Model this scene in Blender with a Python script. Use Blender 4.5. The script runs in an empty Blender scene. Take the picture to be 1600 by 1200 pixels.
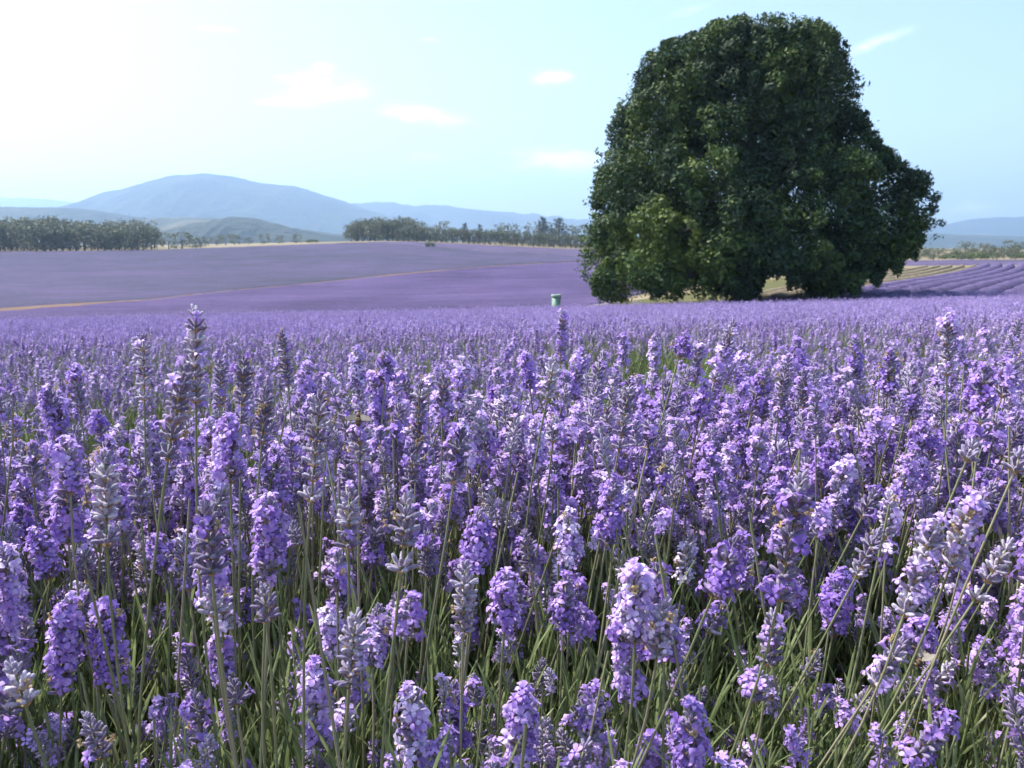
import bpy, bmesh, math, random
import numpy as np
from mathutils import Vector, Matrix, Quaternion, Euler

random.seed(7)
rng = np.random.default_rng(7)
scene = bpy.context.scene
R = math.radians

# ------------------------------------------------------------------ camera
F = 1385.0                      # focal length in pixels of the 1600 px wide frame
CAM_Z = 1.0
TANP = 210.0 / F
PITCH = math.atan(TANP)
cam_d = bpy.data.cameras.new('camera')
cam = bpy.data.objects.new('camera', cam_d)
scene.collection.objects.link(cam)
cam.location = (0, 0, CAM_Z)
cam.rotation_euler = (R(90) - PITCH, 0, 0)
cam_d.sensor_width = 36.0
cam_d.lens = 36.0 * F / 1600.0
cam_d.clip_start = 0.02
cam_d.clip_end = 60000
cam_d.dof.use_dof = True
cam_d.dof.focus_distance = 0.78
cam_d.dof.aperture_fstop = 24.0
scene.camera = cam

# ------------------------------------------------------------------ light
SUN_AZ = R(-66)                 # measured from the view direction, negative is towards the left
SUN_EL = R(55)
world = bpy.data.worlds.new('World')
scene.world = world
world.use_nodes = True
wn = world.node_tree.nodes
wl = world.node_tree.links
sun_d = bpy.data.lights.new('sun', 'SUN')
sun_d.energy = 4.9
sun_d.angle = R(0.5)
sun_d.color = (1.0, 0.95, 0.87)
sun = bpy.data.objects.new('sun', sun_d)
scene.collection.objects.link(sun)
sdir = Vector((math.sin(SUN_AZ) * math.cos(SUN_EL), math.cos(SUN_AZ) * math.cos(SUN_EL), math.sin(SUN_EL)))
sun.rotation_euler = sdir.to_track_quat('Z', 'Y').to_euler()
sun.location = sdir * 60

scene.view_settings.view_transform = 'Standard'
scene.view_settings.look = 'None'
scene.view_settings.gamma = 1
scene.view_settings.use_curve_mapping = False
scene.view_settings.exposure = 0.89
scene.cycles.use_denoising = True
scene.cycles.max_bounces = 5
scene.cycles.diffuse_bounces = 3
scene.cycles.glossy_bounces = 2
scene.cycles.transmission_bounces = 3
scene.cycles.transparent_max_bounces = 4
scene.cycles.volume_bounces = 1
scene.cycles.use_adaptive_sampling = True
scene.cycles.adaptive_threshold = 0.03


def nd(t, kind, **kw):
    n = t.nodes.new(kind)
    for k, v in kw.items():
        if k.startswith('i_'):
            key = k[2:]
            n.inputs[int(key) if key.isdigit() else key].default_value = v
        else:
            setattr(n, k, v)
    return n


def ray(px, py):
    """direction of a pixel as (X per metre of Y, Z per metre of Y)"""
    u = (px - 800.0) / F
    v = (600.0 - py) / F
    c, s = math.cos(PITCH), math.sin(PITCH)
    yy = c + v * s
    return u / yy, (-s + v * c) / yy


def at(px, py, Y):
    a, b = ray(px, py)
    return Vector((a * Y, Y, CAM_Z + b * Y))


# sky with a few small fair-weather clouds
def build_sky():
    t = world.node_tree
    bg = wn['Background']
    sky = nd(t, 'ShaderNodeTexSky', sky_type='NISHITA', sun_disc=False)
    sky.sun_elevation = SUN_EL
    sky.sun_rotation = SUN_AZ
    sky.altitude = 200
    sky.air_density = 1.0
    sky.dust_density = 3.0
    sky.ozone_density = 1.0
    co = nd(t, 'ShaderNodeTexCoord')
    sep = nd(t, 'ShaderNodeSeparateXYZ')
    wl.new(co.outputs['Generated'], sep.inputs[0])

    def M(op, a, b=None):
        m = nd(t, 'ShaderNodeMath', operation=op)
        for i, x in enumerate((a, b)):
            if x is None:
                continue
            if isinstance(x, (int, float)):
                m.inputs[i].default_value = x
            else:
                wl.new(x, m.inputs[i])
        return m.outputs[0]
    az = M('ARCTAN2', sep.outputs[0], sep.outputs[1])
    el = M('ARCSINE', sep.outputs[2])
    comb = nd(t, 'ShaderNodeCombineXYZ')
    wl.new(az, comb.inputs[0]); wl.new(el, comb.inputs[1])
    nz = nd(t, 'ShaderNodeTexNoise', i_Scale=26.0, i_Detail=6.0, i_Roughness=0.6)
    mp = nd(t, 'ShaderNodeMapping'); mp.inputs['Scale'].default_value = (0.75, 1.7, 1)
    wl.new(comb.outputs[0], mp.inputs[0]); wl.new(mp.outputs[0], nz.inputs['Vector'])
    total = None
    #        px   py   half-width half-height  strength tilt
    spots = [(500, 137, 62, 18, 1.05, 0), (508, 103, 14, 6, .7, 0), (440, 160, 40, 7, .6, 0), (668, 181, 64, 13, .95, .1), (868, 122, 32, 11, .9, 0),
             (872, 250, 66, 18, 1.2, 0), (670, 243, 34, 8, .6, 0), (1350, 75, 55, 9, .75, -.32), (1392, 242, 20, 9, .7, 0),
             (1515, 322, 40, 10, .5, 0), (150, 125, 70, 8, .4, 0), (340, 45, 30, 5, .5, 0), (672, 62, 20, 5, .3, 0),
             (1080, 15, 60, 8, .3, -.3), (-350, 160, 90, 25, .9, 0), (1900, 190, 80, 22, .9, 0), (2250, 60, 90, 20, .8, 0)]
    for px, py, hw, hh, st, tilt in spots:
        a, b = ray(px, py)
        a0 = math.atan(a); e0 = math.atan(b / math.hypot(1, a))
        dx = M('SUBTRACT', az, a0)
        dy = M('ADD', M('SUBTRACT', el, e0), M('MULTIPLY', dx, tilt))
        qx = M('DIVIDE', dx, hw / F); qy = M('DIVIDE', dy, hh / F)
        r2 = M('ADD', M('MULTIPLY', qx, qx), M('MULTIPLY', qy, qy))
        g = M('MULTIPLY', M('POWER', 2.718, M('MULTIPLY', r2, -0.9)), st)
        total = g if total is None else M('ADD', total, g)
    nn = M('ADD', M('MULTIPLY', M('SUBTRACT', nz.outputs[0], 0.5), 2.6), 0.62)
    mask = M('MULTIPLY', total, nn)
    ramp = nd(t, 'ShaderNodeMapRange', interpolation_type='SMOOTHSTEP')
    ramp.inputs['From Min'].default_value = 0.06
    ramp.inputs['From Max'].default_value = 0.75
    ramp.inputs['To Max'].default_value = 0.85
    wl.new(mask, ramp.inputs[0])
    mix = nd(t, 'ShaderNodeMixRGB')
    mix.inputs[2].default_value = (7.0, 6.9, 7.0, 1)
    wl.new(ramp.outputs[0], mix.inputs[0]); wl.new(sky.outputs[0], mix.inputs[1])
    tint = nd(t, 'ShaderNodeMixRGB', blend_type='MULTIPLY'); tint.inputs[0].default_value = 1
    tint.inputs[2].default_value = (1.02, 1.06, 1.09, 1)
    wl.new(mix.outputs[0], tint.inputs[1])
    wl.new(tint.outputs[0], bg.inputs[0])
    bg.inputs[1].default_value = 0.148


build_sky()

# ------------------------------------------------------------------ helpers
COL = scene.collection


def link(o, parent=None):
    COL.objects.link(o)
    if parent is not None:
        o.parent = parent
    return o


def tag(o, label=None, cat=None, group=None, kind=None):
    if label: o['label'] = label
    if cat: o['category'] = cat
    if group: o['group'] = group
    if kind: o['kind'] = kind
    return o


class MB:
    """collects vertices, faces and material numbers for one mesh"""
    def __init__(s):
        s.v = []; s.f = []; s.m = []

    def add(s, vs, fs, mat=0, M=None):
        k = len(s.v)
        if M is not None:
            vs = [M @ Vector(p) for p in vs]
        s.v += [tuple(p) for p in vs]
        s.f += [tuple(i + k for i in f) for f in fs]
        s.m += [mat] * len(fs)

    def merge(s, o, M, matmap=None):
        k = len(s.v)
        s.v += [tuple(M @ Vector(p)) for p in o.v]
        s.f += [tuple(i + k for i in f) for f in o.f]
        s.m += [matmap[m] if matmap else m for m in o.m]

    def mesh(s, name, mats, smooth=True):
        me = bpy.data.meshes.new(name)
        me.from_pydata(s.v, [], s.f)
        for m in mats:
            me.materials.append(m)
        me.polygons.foreach_set('material_index', s.m)
        if smooth:
            me.polygons.foreach_set('use_smooth', [True] * len(s.f))
        me.update()
        return me


def np_mesh(name, V, Fq, mats, smooth=False, attr=None):
    """fast mesh from arrays; Fq is (n,3) or (n,4)"""
    me = bpy.data.meshes.new(name)
    n, k = Fq.shape
    me.vertices.add(len(V)); me.vertices.foreach_set('co', np.ascontiguousarray(V, np.float32).ravel())
    me.loops.add(n * k); me.loops.foreach_set('vertex_index', np.ascontiguousarray(Fq, np.int32).ravel())
    me.polygons.add(n)
    me.polygons.foreach_set('loop_start', np.arange(0, n * k, k, dtype=np.int32))
    me.polygons.foreach_set('loop_total', np.full(n, k, np.int32))
    if smooth:
        me.polygons.foreach_set('use_smooth', np.ones(n, bool))
    for m in mats:
        me.materials.append(m)
    if attr is not None:
        a = me.attributes.new('tint', 'FLOAT', 'POINT'); a.data.foreach_set('value', np.ascontiguousarray(attr, np.float32))
    me.update(calc_edges=True)
    return me


def grid_faces(nr, nc, wrap=False):
    i = np.arange(nr - 1)[:, None]; j = np.arange(nc if wrap else nc - 1)[None, :]
    j2 = (j + 1) % nc
    a = i * nc + j; b = i * nc + j2; c = (i + 1) * nc + j2; d = (i + 1) * nc + j
    return np.stack([a, b, c, d], -1).reshape(-1, 4)


def vnoise(x, y, seed=0):
    """smooth value noise in 0..1"""
    xi = np.floor(x).astype(np.int64); yi = np.floor(y).astype(np.int64)
    fx = x - xi; fy = y - yi
    fx = fx * fx * (3 - 2 * fx); fy = fy * fy * (3 - 2 * fy)

    def h(a, b):
        n = (a * 374761393 + b * 668265263 + seed * 974634777) & 0x7fffffff
        n = ((n ^ (n >> 13)) * 1274126177) & 0x7fffffff
        return ((n ^ (n >> 16)) & 0xffff) / 65535.0
    return (h(xi, yi) * (1 - fx) + h(xi + 1, yi) * fx) * (1 - fy) + (h(xi, yi + 1) * (1 - fx) + h(xi + 1, yi + 1) * fx) * fy


def fbm(x, y, seed=0, octv=4):
    s = 0; a = .5; t = 0
    for k in range(octv):
        s = s + a * vnoise(x * 2 ** k + 17.3 * k, y * 2 ** k - 9.1 * k, seed + k); t += a; a *= .5
    return s / t


# ------------------------------------------------------------------ materials
def new_mat(name):
    m = bpy.data.materials.new(name)
    m.use_nodes = True
    return m, m.node_tree, m.node_tree.nodes['Principled BSDF']


def ramp(t, fac, stops):
    r = nd(t, 'ShaderNodeValToRGB')
    e = r.color_ramp.elements
    while len(e) < len(stops):
        e.new(0.5)
    for el, (p, c) in zip(e, stops):
        el.position = p; el.color = (*c, 1)
    t.links.new(fac, r.inputs[0])
    return r.outputs[0]


def noise(t, scale, detail=3, rough=.55, coord='Object', vec=None):
    n = nd(t, 'ShaderNodeTexNoise', i_Scale=scale, i_Detail=detail, i_Roughness=rough)
    if vec is None:
        c = nd(t, 'ShaderNodeTexCoord')
        vec = c.outputs[coord]
    t.links.new(vec, n.inputs['Vector'])
    return n.outputs[0]


def leafy(name, stops, rough=.6, transl=.35, tr_gain=1.3, nscale=None, use_tint=False, spec=.3, rand_amt=1.0, sheen=0.0, by_spike=0.0):
    """thin plant tissue: colour varies by object and noise, light passes through"""
    m, t, b = new_mat(name)
    info = nd(t, 'ShaderNodeObjectInfo')
    fac = info.outputs['Random']
    if use_tint:
        at_ = nd(t, 'ShaderNodeAttribute', attribute_name='tint')
        fac = at_.outputs['Fac']
    if nscale:
        nz = noise(t, nscale, 3)
        mx = nd(t, 'ShaderNodeMath', operation='ADD')
        m1 = nd(t, 'ShaderNodeMath', operation='MULTIPLY'); m1.inputs[1].default_value = .5 * rand_amt
        m2 = nd(t, 'ShaderNodeMath', operation='MULTIPLY_ADD'); m2.inputs[1].default_value = 1.2; m2.inputs[2].default_value = -.35
        t.links.new(fac, m1.inputs[0]); t.links.new(nz, m2.inputs[0])
        t.links.new(m1.outputs[0], mx.inputs[0]); t.links.new(m2.outputs[0], mx.inputs[1])
        fac = mx.outputs[0]
    if by_spike:
        sp = nd(t, 'ShaderNodeSeparateColor'); t.links.new(info.outputs['Color'], sp.inputs[0])
        ms = nd(t, 'ShaderNodeMath', operation='MULTIPLY_ADD'); ms.inputs[1].default_value = by_spike
        t.links.new(sp.outputs[0], ms.inputs[0]); t.links.new(fac, ms.inputs[2])
        m0 = nd(t, 'ShaderNodeMath', operation='SUBTRACT'); m0.inputs[1].default_value = by_spike * .5
        t.links.new(ms.outputs[0], m0.inputs[0]); fac = m0.outputs[0]
    col = ramp(t, fac, stops)
    t.links.new(col, b.inputs['Base Color'])
    b.inputs['Roughness'].default_value = rough
    b.inputs['Specular IOR Level'].default_value = spec
    b.inputs['Sheen Weight'].default_value = sheen
    b.inputs['Sheen Roughness'].default_value = .4
    if transl > 0:
        tr = nd(t, 'ShaderNodeBsdfTranslucent')
        g = nd(t, 'ShaderNodeMixRGB', blend_type='MULTIPLY'); g.inputs[0].default_value = 1
        g.inputs[2].default_value = (tr_gain, tr_gain, tr_gain, 1)
        t.links.new(col, g.inputs[1]); t.links.new(g.outputs[0], tr.inputs[0])
        mix = nd(t, 'ShaderNodeMixShader'); mix.inputs[0].default_value = transl
        out = t.nodes['Material Output']
        t.links.new(b.outputs[0], mix.inputs[1]); t.links.new(tr.outputs[0], mix.inputs[2])
        t.links.new(mix.outputs[0], out.inputs[0])
    return m


MAT = {}
MAT['petal'] = leafy('lavender petal', [(0, (0.214, 0.112, 0.449)), (.35, (0.369, 0.219, 0.610)), (.7, (0.535, 0.374, 0.728)), (1, (0.835, 0.728, 0.900))], .5, .27, 1.2, 260, rand_amt=.9, sheen=.25, by_spike=.62)
MAT['calyx'] = leafy('lavender calyx', [(0, (0.127, 0.092, 0.184)), (.4, (0.241, 0.190, 0.310)), (.7, (0.437, 0.380, 0.494)), (1, (0.759, 0.701, 0.759))], .7, .15, 1.2, 330, rand_amt=.9, sheen=.6, by_spike=.4)
MAT['withered'] = leafy('withered flower', [(0, (.28, .18, .09)), (1, (.50, .38, .22))], .8, .2, 1.2, 300)
MAT['stalk'] = leafy('lavender stalk', [(0, (0.125, 0.144, 0.063)), (.5, (0.198, 0.210, 0.108)), (1, (0.278, 0.233, 0.170))], .6, 0, nscale=30)
MAT['leaf'] = leafy('lavender leaf', [(0, (0.091, 0.125, 0.046)), (.5, (0.164, 0.209, 0.085)), (.85, (0.266, 0.311, 0.148)), (1, (0.410, 0.410, 0.253))], .5, .32, 1.4, 60)
MAT['flowers_far'] = leafy('distant lavender flower', [(0, (0.246, 0.182, 0.396)), (.4, (0.355, 0.262, 0.517)), (.75, (0.489, 0.373, 0.663)), (1, (0.659, 0.543, 0.798))], .6, .25, 1.2, 120)
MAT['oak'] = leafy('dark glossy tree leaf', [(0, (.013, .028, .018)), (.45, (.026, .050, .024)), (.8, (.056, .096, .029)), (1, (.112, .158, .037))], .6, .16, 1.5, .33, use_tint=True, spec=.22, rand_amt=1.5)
MAT['gum'] = leafy('grey green gum leaf', [(0, (0.063, 0.077, 0.045)), (.5, (0.100, 0.114, 0.063)), (1, (0.148, 0.151, 0.088))], .6, .2, 1.3, .25, use_tint=True)
MAT['conifer'] = leafy('dark conifer needle', [(0, (.015, .03, .018)), (1, (.04, .06, .035))], .6, .1, 1.2, .3, use_tint=True)
MAT['shrub'] = leafy('olive shrub leaf', [(0, (.05, .08, .02)), (1, (.12, .15, .05))], .6, .2, 1.2, .6, use_tint=True)


def simple_mat(name, stops, scale, rough=.9, detail=5, bump=0, bscale=None, coord='Object', bdist=.05):
    m, t, b = new_mat(name)
    c = ramp(t, noise(t, scale, detail, .6, coord), stops)
    t.links.new(c, b.inputs['Base Color'])
    b.inputs['Roughness'].default_value = rough
    b.inputs['Specular IOR Level'].default_value = .2
    if bump:
        bp = nd(t, 'ShaderNodeBump'); bp.inputs['Strength'].default_value = bump; bp.inputs['Distance'].default_value = bdist
        t.links.new(noise(t, bscale or scale * 6, 5, .65, coord), bp.inputs['Height']); t.links.new(bp.outputs[0], b.inputs['Normal'])
    return m


MAT['bark'] = simple_mat('bark', [(0.3, (.06, .045, .032)), (.7, (.16, .13, .10))], 3, .9, 6, .8, 8)
MAT['gumbark'] = simple_mat('pale gum bark', [(0.3, (0.099, 0.086, 0.068)), (.7, (0.189, 0.171, 0.144))], 2, .8, 4)
MAT['soil'] = simple_mat('red brown soil', [(.3, (.17, .085, .045)), (.6, (.27, .15, .085)), (.8, (.36, .24, .15))], 1.4, .95, 8, .8, 25)
MAT['dry'] = simple_mat('dry summer pasture', [(.25, (0.151, 0.115, 0.061)), (.5, (0.212, 0.172, 0.100)), (.75, (0.122, 0.113, 0.055))], .02, .95, 8, .4, 1.2)
MAT['mown'] = simple_mat('thin green grass', [(.25, (0.054, 0.064, 0.014)), (.5, (0.088, 0.084, 0.025)), (.75, (0.127, 0.104, 0.038))], .22, .95, 8, .8, 5)
MAT['track'] = simple_mat('orange dirt track', [(.3, (0.107, 0.061, 0.038)), (.7, (0.157, 0.100, 0.062))], .25, .95, 6, .4, 3)
MAT['furrow'] = simple_mat('dark furrow soil', [(.3, (0.052, 0.042, 0.021)), (.7, (0.091, 0.070, 0.038))], .8, .95, 6, .5, 6)
MAT['stubble'] = simple_mat('cut tan lavender stubble', [(.25, (0.133, 0.102, 0.063)), (.5, (0.207, 0.168, 0.106)), (.8, (0.261, 0.222, 0.152))], 1.5, .95, 8, .9, 9, bdist=.12)
MAT['rowpurple'] = simple_mat('lavender row bloom', [(.25, (0.054, 0.045, 0.077)), (.42, (0.095, 0.072, 0.160)), (.62, (0.139, 0.106, 0.223)), (.85, (0.196, 0.157, 0.287))], 2.2, .9, 8, 1.0, 7, bdist=.2)
MAT['mound'] = simple_mat('lavender foliage mass', [(.3, (0.030, 0.051, 0.015)), (.55, (0.064, 0.085, 0.030)), (.8, (0.093, 0.085, 0.060))], 6, .9, 8, 1.0, 40, bdist=.04)
MAT['forest'] = simple_mat('forest covered hill', [(.36, (0.006, 0.011, 0.005)), (.5, (0.017, 0.025, 0.012)), (.64, (0.041, 0.043, 0.022))], .004, .95, 10, 1.0, .02, bdist=40)
MAT['farm'] = simple_mat('half cleared hill', [(.42, (0.014, 0.021, 0.011)), (.52, (0.027, 0.035, 0.016)), (.60, (0.117, 0.098, 0.055))], .0016, .95, 8, .8, .02, bdist=10)


def field_mat(name, stops, sc):
    """bloom seen from far: patchy colour, fine mottling, faint sowing rows"""
    m, t, b = new_mat(name)
    co = nd(t, 'ShaderNodeTexCoord')
    big = noise(t, sc, 4, .55, vec=co.outputs['Object'])
    mp = nd(t, 'ShaderNodeMapping'); mp.inputs['Rotation'].default_value = (0, 0, R(-24)); mp.inputs['Scale'].default_value = (.05, .9, 1)
    t.links.new(co.outputs['Object'], mp.inputs[0])
    rows = noise(t, 1.0, 3, .6, vec=mp.outputs[0])
    fine = noise(t, 1.3, 6, .7, vec=co.outputs['Object'])

    def madd(a, k, c):
        n = nd(t, 'ShaderNodeMath', operation='MULTIPLY_ADD'); n.inputs[1].default_value = k
        t.links.new(a, n.inputs[0])
        if isinstance(c, float): n.inputs[2].default_value = c
        else: t.links.new(c, n.inputs[2])
        return n.outputs[0]
    mid = noise(t, .11, 4, .6, vec=co.outputs['Object'])
    f = madd(big, .9, -1.25)
    f = madd(mid, .7, f)
    f = madd(rows, 1.1, f)
    f = madd(fine, .8, f)
    c = ramp(t, f, stops)
    t.links.new(c, b.inputs['Base Color'])
    b.inputs['Roughness'].default_value = 1
    b.inputs['Specular IOR Level'].default_value = .1
    bp = nd(t, 'ShaderNodeBump'); bp.inputs['Strength'].default_value = .7; bp.inputs['Distance'].default_value = .35
    t.links.new(fine, bp.inputs['Height']); t.links.new(bp.outputs[0], b.inputs['Normal'])
    return m


MAT['fieldB'] = field_mat('lavender bloom far', [(.12, (0.039, 0.031, 0.066)), (.45, (0.067, 0.048, 0.115)), (.85, (0.102, 0.077, 0.163))], .03)
MAT['fieldC'] = field_mat('fading lavender bloom far', [(.12, (0.039, 0.044, 0.053)), (.45, (0.061, 0.054, 0.096)), (.85, (0.091, 0.072, 0.143))], .018)
MAT['fieldD'] = field_mat('pale lavender bloom far', [(.12, (0.053, 0.045, 0.071)), (.45, (0.077, 0.063, 0.115)), (.85, (0.110, 0.089, 0.160))], .02)


def plain_mat(name, col, rough=.5, spec=.5, metal=0, nz=0.0, nscale=40):
    m, t, b = new_mat(name)
    if nz:
        c = ramp(t, noise(t, nscale, 5), [(.3, tuple(x * (1 - nz) for x in col)), (.7, tuple(min(1, x * (1 + nz)) for x in col))])
        t.links.new(c, b.inputs['Base Color'])
    else:
        b.inputs['Base Color'].default_value = (*col, 1)
    b.inputs['Roughness'].default_value = rough
    b.inputs['Specular IOR Level'].default_value = spec
    b.inputs['Metallic'].default_value = metal
    return m


MAT['bin'] = plain_mat('weathered green plastic', (.19, .30, .22), .55, .5, 0, .25, 6)
MAT['binrim'] = plain_mat('pale bleached plastic', (.27, .37, .30), .5, .5, 0, .15, 8)


# ------------------------------------------------------------------ terrain
LATERAL = 0.023


def zpix(py, Y):
    return CAM_Z + ray(800, py)[1] * Y


# ground seen at pixel row py at distance Y, one list for each column of the picture
COLS = [(-900, [(95, 494), (102, 489), (180, 444), (300, 394), (340, 390), (520, 388), (1500, 384)]),
        (0,    [(95, 493), (102, 488), (180, 442), (300, 392), (340, 389), (520, 387), (1500, 383)]),
        (240,  [(95, 492), (125, 471), (200, 431), (310, 389), (400, 387), (520, 386), (1500, 383)]),
        (500,  [(95, 491), (170, 446), (250, 406), (330, 378), (380, 379), (520, 379), (1500, 378)]),
        (620,  [(95, 490), (195, 434), (260, 401), (340, 373), (400, 374), (520, 376), (1500, 377)]),
        (910,  [(90, 480), (150, 447), (250, 411), (300, 398), (345, 388), (420, 384), (520, 382), (1500, 380)]),
        (1250, [(57, 463), (66, 453), (92, 437), (128, 421), (200, 411), (300, 404), (520, 397), (1500, 388)]),
        (1600, [(57, 456), (66, 449), (92, 432), (128, 417), (200, 409), (300, 403), (520, 397), (1500, 388)]),
        (2500, [(57, 452), (66, 445), (92, 430), (128, 416), (200, 408), (300, 402), (520, 397), (1500, 388)])]
LOGY = np.linspace(math.log(.05), math.log(12000), 700)


def build_terrain():
    us = []; tab = []
    Ys = np.exp(LOGY)
    for px, pts in COLS:
        u = (px - 800) / F
        us.append(u)
        y = [0, 1.6, 3, 6, 12, 25, 46]
        z = [-0.063 * max(0, a - 1.6) + LATERAL * u * a for a in y]
        for Y, py in pts:
            y.append(Y); z.append(zpix(py, Y))
        y += [3000, 13000]; z += [z[-1] + 2, z[-1] + 4]
        zz = np.interp(Ys, y, z)
        k = 15
        pad = np.pad(zz, (k, k), mode='edge')
        w = np.hanning(2 * k + 1); w /= w.sum()
        tab.append(np.convolve(pad, w, 'valid'))
    # even columns, smoothed sideways
    ug = np.linspace(us[0], us[-1], 240)
    T = np.stack([np.interp(ug, us, [row[i] for row in tab]) for i in range(len(Ys))], 0)
    w = np.hanning(19); w /= w.sum()
    T = np.stack([np.convolve(np.pad(r, (9, 9), mode='edge'), w, 'valid') for r in T], 0)
    return ug, T


UG, TT = build_terrain()


def ground_z(X, Y):
    X = np.asarray(X, float); Y = np.asarray(Y, float)
    rad = np.hypot(X, Y)
    az = np.clip(np.arctan2(X, Y), R(-50), R(50))
    Ye = np.maximum(rad * np.cos(az), .06); u = np.clip(np.tan(az), UG[0], UG[-1])
    fi = np.clip((np.log(Ye) - LOGY[0]) / (LOGY[1] - LOGY[0]), 0, len(LOGY) - 1.001)
    fj = np.clip((u - UG[0]) / (UG[1] - UG[0]), 0, len(UG) - 1.001)
    i = fi.astype(int); j = fj.astype(int); a = fi - i; b = fj - j
    z = (TT[i, j] * (1 - b) + TT[i, j + 1] * b) * (1 - a) + (TT[i + 1, j] * (1 - b) + TT[i + 1, j + 1] * b) * a
    return z


def gz(x, y):
    return float(ground_z(x, y))


def build_ground():
    az = np.concatenate([np.linspace(R(-50), R(50), 221), np.linspace(R(50), R(310), 105)[1:-1]])
    rr = np.exp(np.linspace(math.log(.12), math.log(9300), 330))
    A, RR = np.meshgrid(az, rr)
    X = RR * np.sin(A); Y = RR * np.cos(A)
    Z = ground_z(X, Y)
    V = np.stack([X, Y, Z], -1).reshape(-1, 3)
    Fq = grid_faces(len(rr), len(az), wrap=True)
    yc = RR[:-1, :].reshape(-1)
    me = np_mesh('ground', V, Fq, [MAT['dry'], MAT['soil']], smooth=True)
    me.polygons.foreach_set('material_index', (yc < 50).astype(np.int32))
    # close the middle
    o = link(bpy.data.objects.new('ground', me)); tag(o, 'dry pasture and red brown soil under the lavender', kind='structure')
    m = MB(); m.add([(rr[0] * math.sin(a), rr[0] * math.cos(a), gz(rr[0] * math.sin(a), rr[0] * math.cos(a))) for a in az], [tuple(range(len(az)))[::-1]])
    c = m.mesh('ground_centre', [MAT['soil']]); c = link(bpy.data.objects.new('ground_centre', c), o)


build_ground()


def sheet(name, u0, u1, ylo, yhi, lift, mat, nu=120, ny=40, rough=.0, label=None, skirt=True):
    """a sheet lying on the terrain between two curves ylo(u) and yhi(u), raised by lift with a closed rim"""
    us = np.linspace(u0, u1, nu); ts = np.linspace(0, 1, ny)
    U, Tm = np.meshgrid(us, ts)
    lo = np.array([ylo(u) for u in us])[None, :]; hi = np.array([yhi(u) for u in us])[None, :]
    Y = lo + (hi - lo) * Tm
    X = U * Y
    Z = ground_z(X, Y) + lift
    if rough:
        Z = Z + rough * (fbm(X * .7, Y * .7, 3) - .5)
    if skirt:
        edge = (Tm == 0) | (Tm == 1) | (U == us[0]) | (U == us[-1])
        Z = np.where(edge, ground_z(X, Y) - .08, Z)
    V = np.stack([X, Y, Z], -1).reshape(-1, 3)
    o = link(bpy.data.objects.new(name, np_mesh(name, V, grid_faces(ny, nu), [mat], smooth=False)))
    return tag(o, label, kind='structure')


def pw(pts):
    xs = [p[0] for p in pts]; ys = [p[1] for p in pts]
    return lambda u: float(np.interp(u, xs, ys))


def U_(px):
    return (px - 800) / F


TRACK = [(-1.1, 90), (U_(0), 103), (U_(240), 126), (U_(500), 172), (U_(620), 197), (U_(910), 252), (U_(1100), 290)]
track = pw(TRACK)
TOP = [(-1.1, 292), (U_(0), 300), (U_(240), 312), (U_(500), 330), (U_(620), 338), (U_(910), 336), (U_(1100), 338)]
topc = pw(TOP)
near_edge = pw([(-1.1, 60), (U_(0), 60), (U_(600), 60), (U_(820), 68), (U_(1000), 100), (U_(1100), 130)])
w2 = pw([(-1.1, 4.4), (U_(0), 4.0), (U_(120), 3.0), (U_(200), 1.6), (U_(260), 1.0), (U_(560), 1.1), (U_(610), 2.0), (U_(660), 1.7), (U_(720), 1.2), (U_(880), 1.3), (U_(1100), 1.2)])
mid_line = pw([(-1.1, 420), (U_(540), 345), (U_(620), 318), (U_(750), 296), (U_(910), 276), (U_(1100), 310)])
LIFT = .16
sheet('dirt_track', -1.1, U_(1050), lambda u: track(u) - 1.5 - w2(u), lambda u: track(u) + w2(u) + .5, .012, MAT['track'], 160, 6, label='orange dirt track between two lavender slopes', skirt=False)
sheet('lavender_field', -1.1, U_(1050), near_edge, lambda u: track(u) - w2(u), LIFT, MAT['fieldB'], 220, 90, .2, label='smooth deep purple lavender slope below the dirt track')
sheet('lavender_field', -1.1, U_(1050), lambda u: track(u) + w2(u), lambda u: min(topc(u), mid_line(u) - 1.1), LIFT, MAT['fieldC'], 260, 120, .2, label='greyish purple lavender slope above the dirt track')
sheet('lavender_field', U_(575), U_(1050), lambda u: min(mid_line(u) + 1.1, topc(u) - .5), lambda u: topc(u) + 1.5, LIFT, MAT['fieldD'], 120, 40, .2, label='pale lavender strip below the dry grass bank')
sheet('grass_patch', U_(830), U_(1330), lambda u: 47.5, pw([(U_(830), 76), (U_(1000), 88), (U_(1250), 105), (U_(1330), 110)]), .02, MAT['mown'], 120, 60, .05, label='thin green grass around the big tree', skirt=False)
sheet('lavender_field', U_(1240), 1.05, pw([(U_(1240), 150), (U_(1600), 150), (1.05, 150)]), pw([(U_(1240), 205), (1.05, 215)]), .4, MAT['fieldD'], 80, 30, .3, label='greyish lavender field beyond the curving rows')


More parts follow.
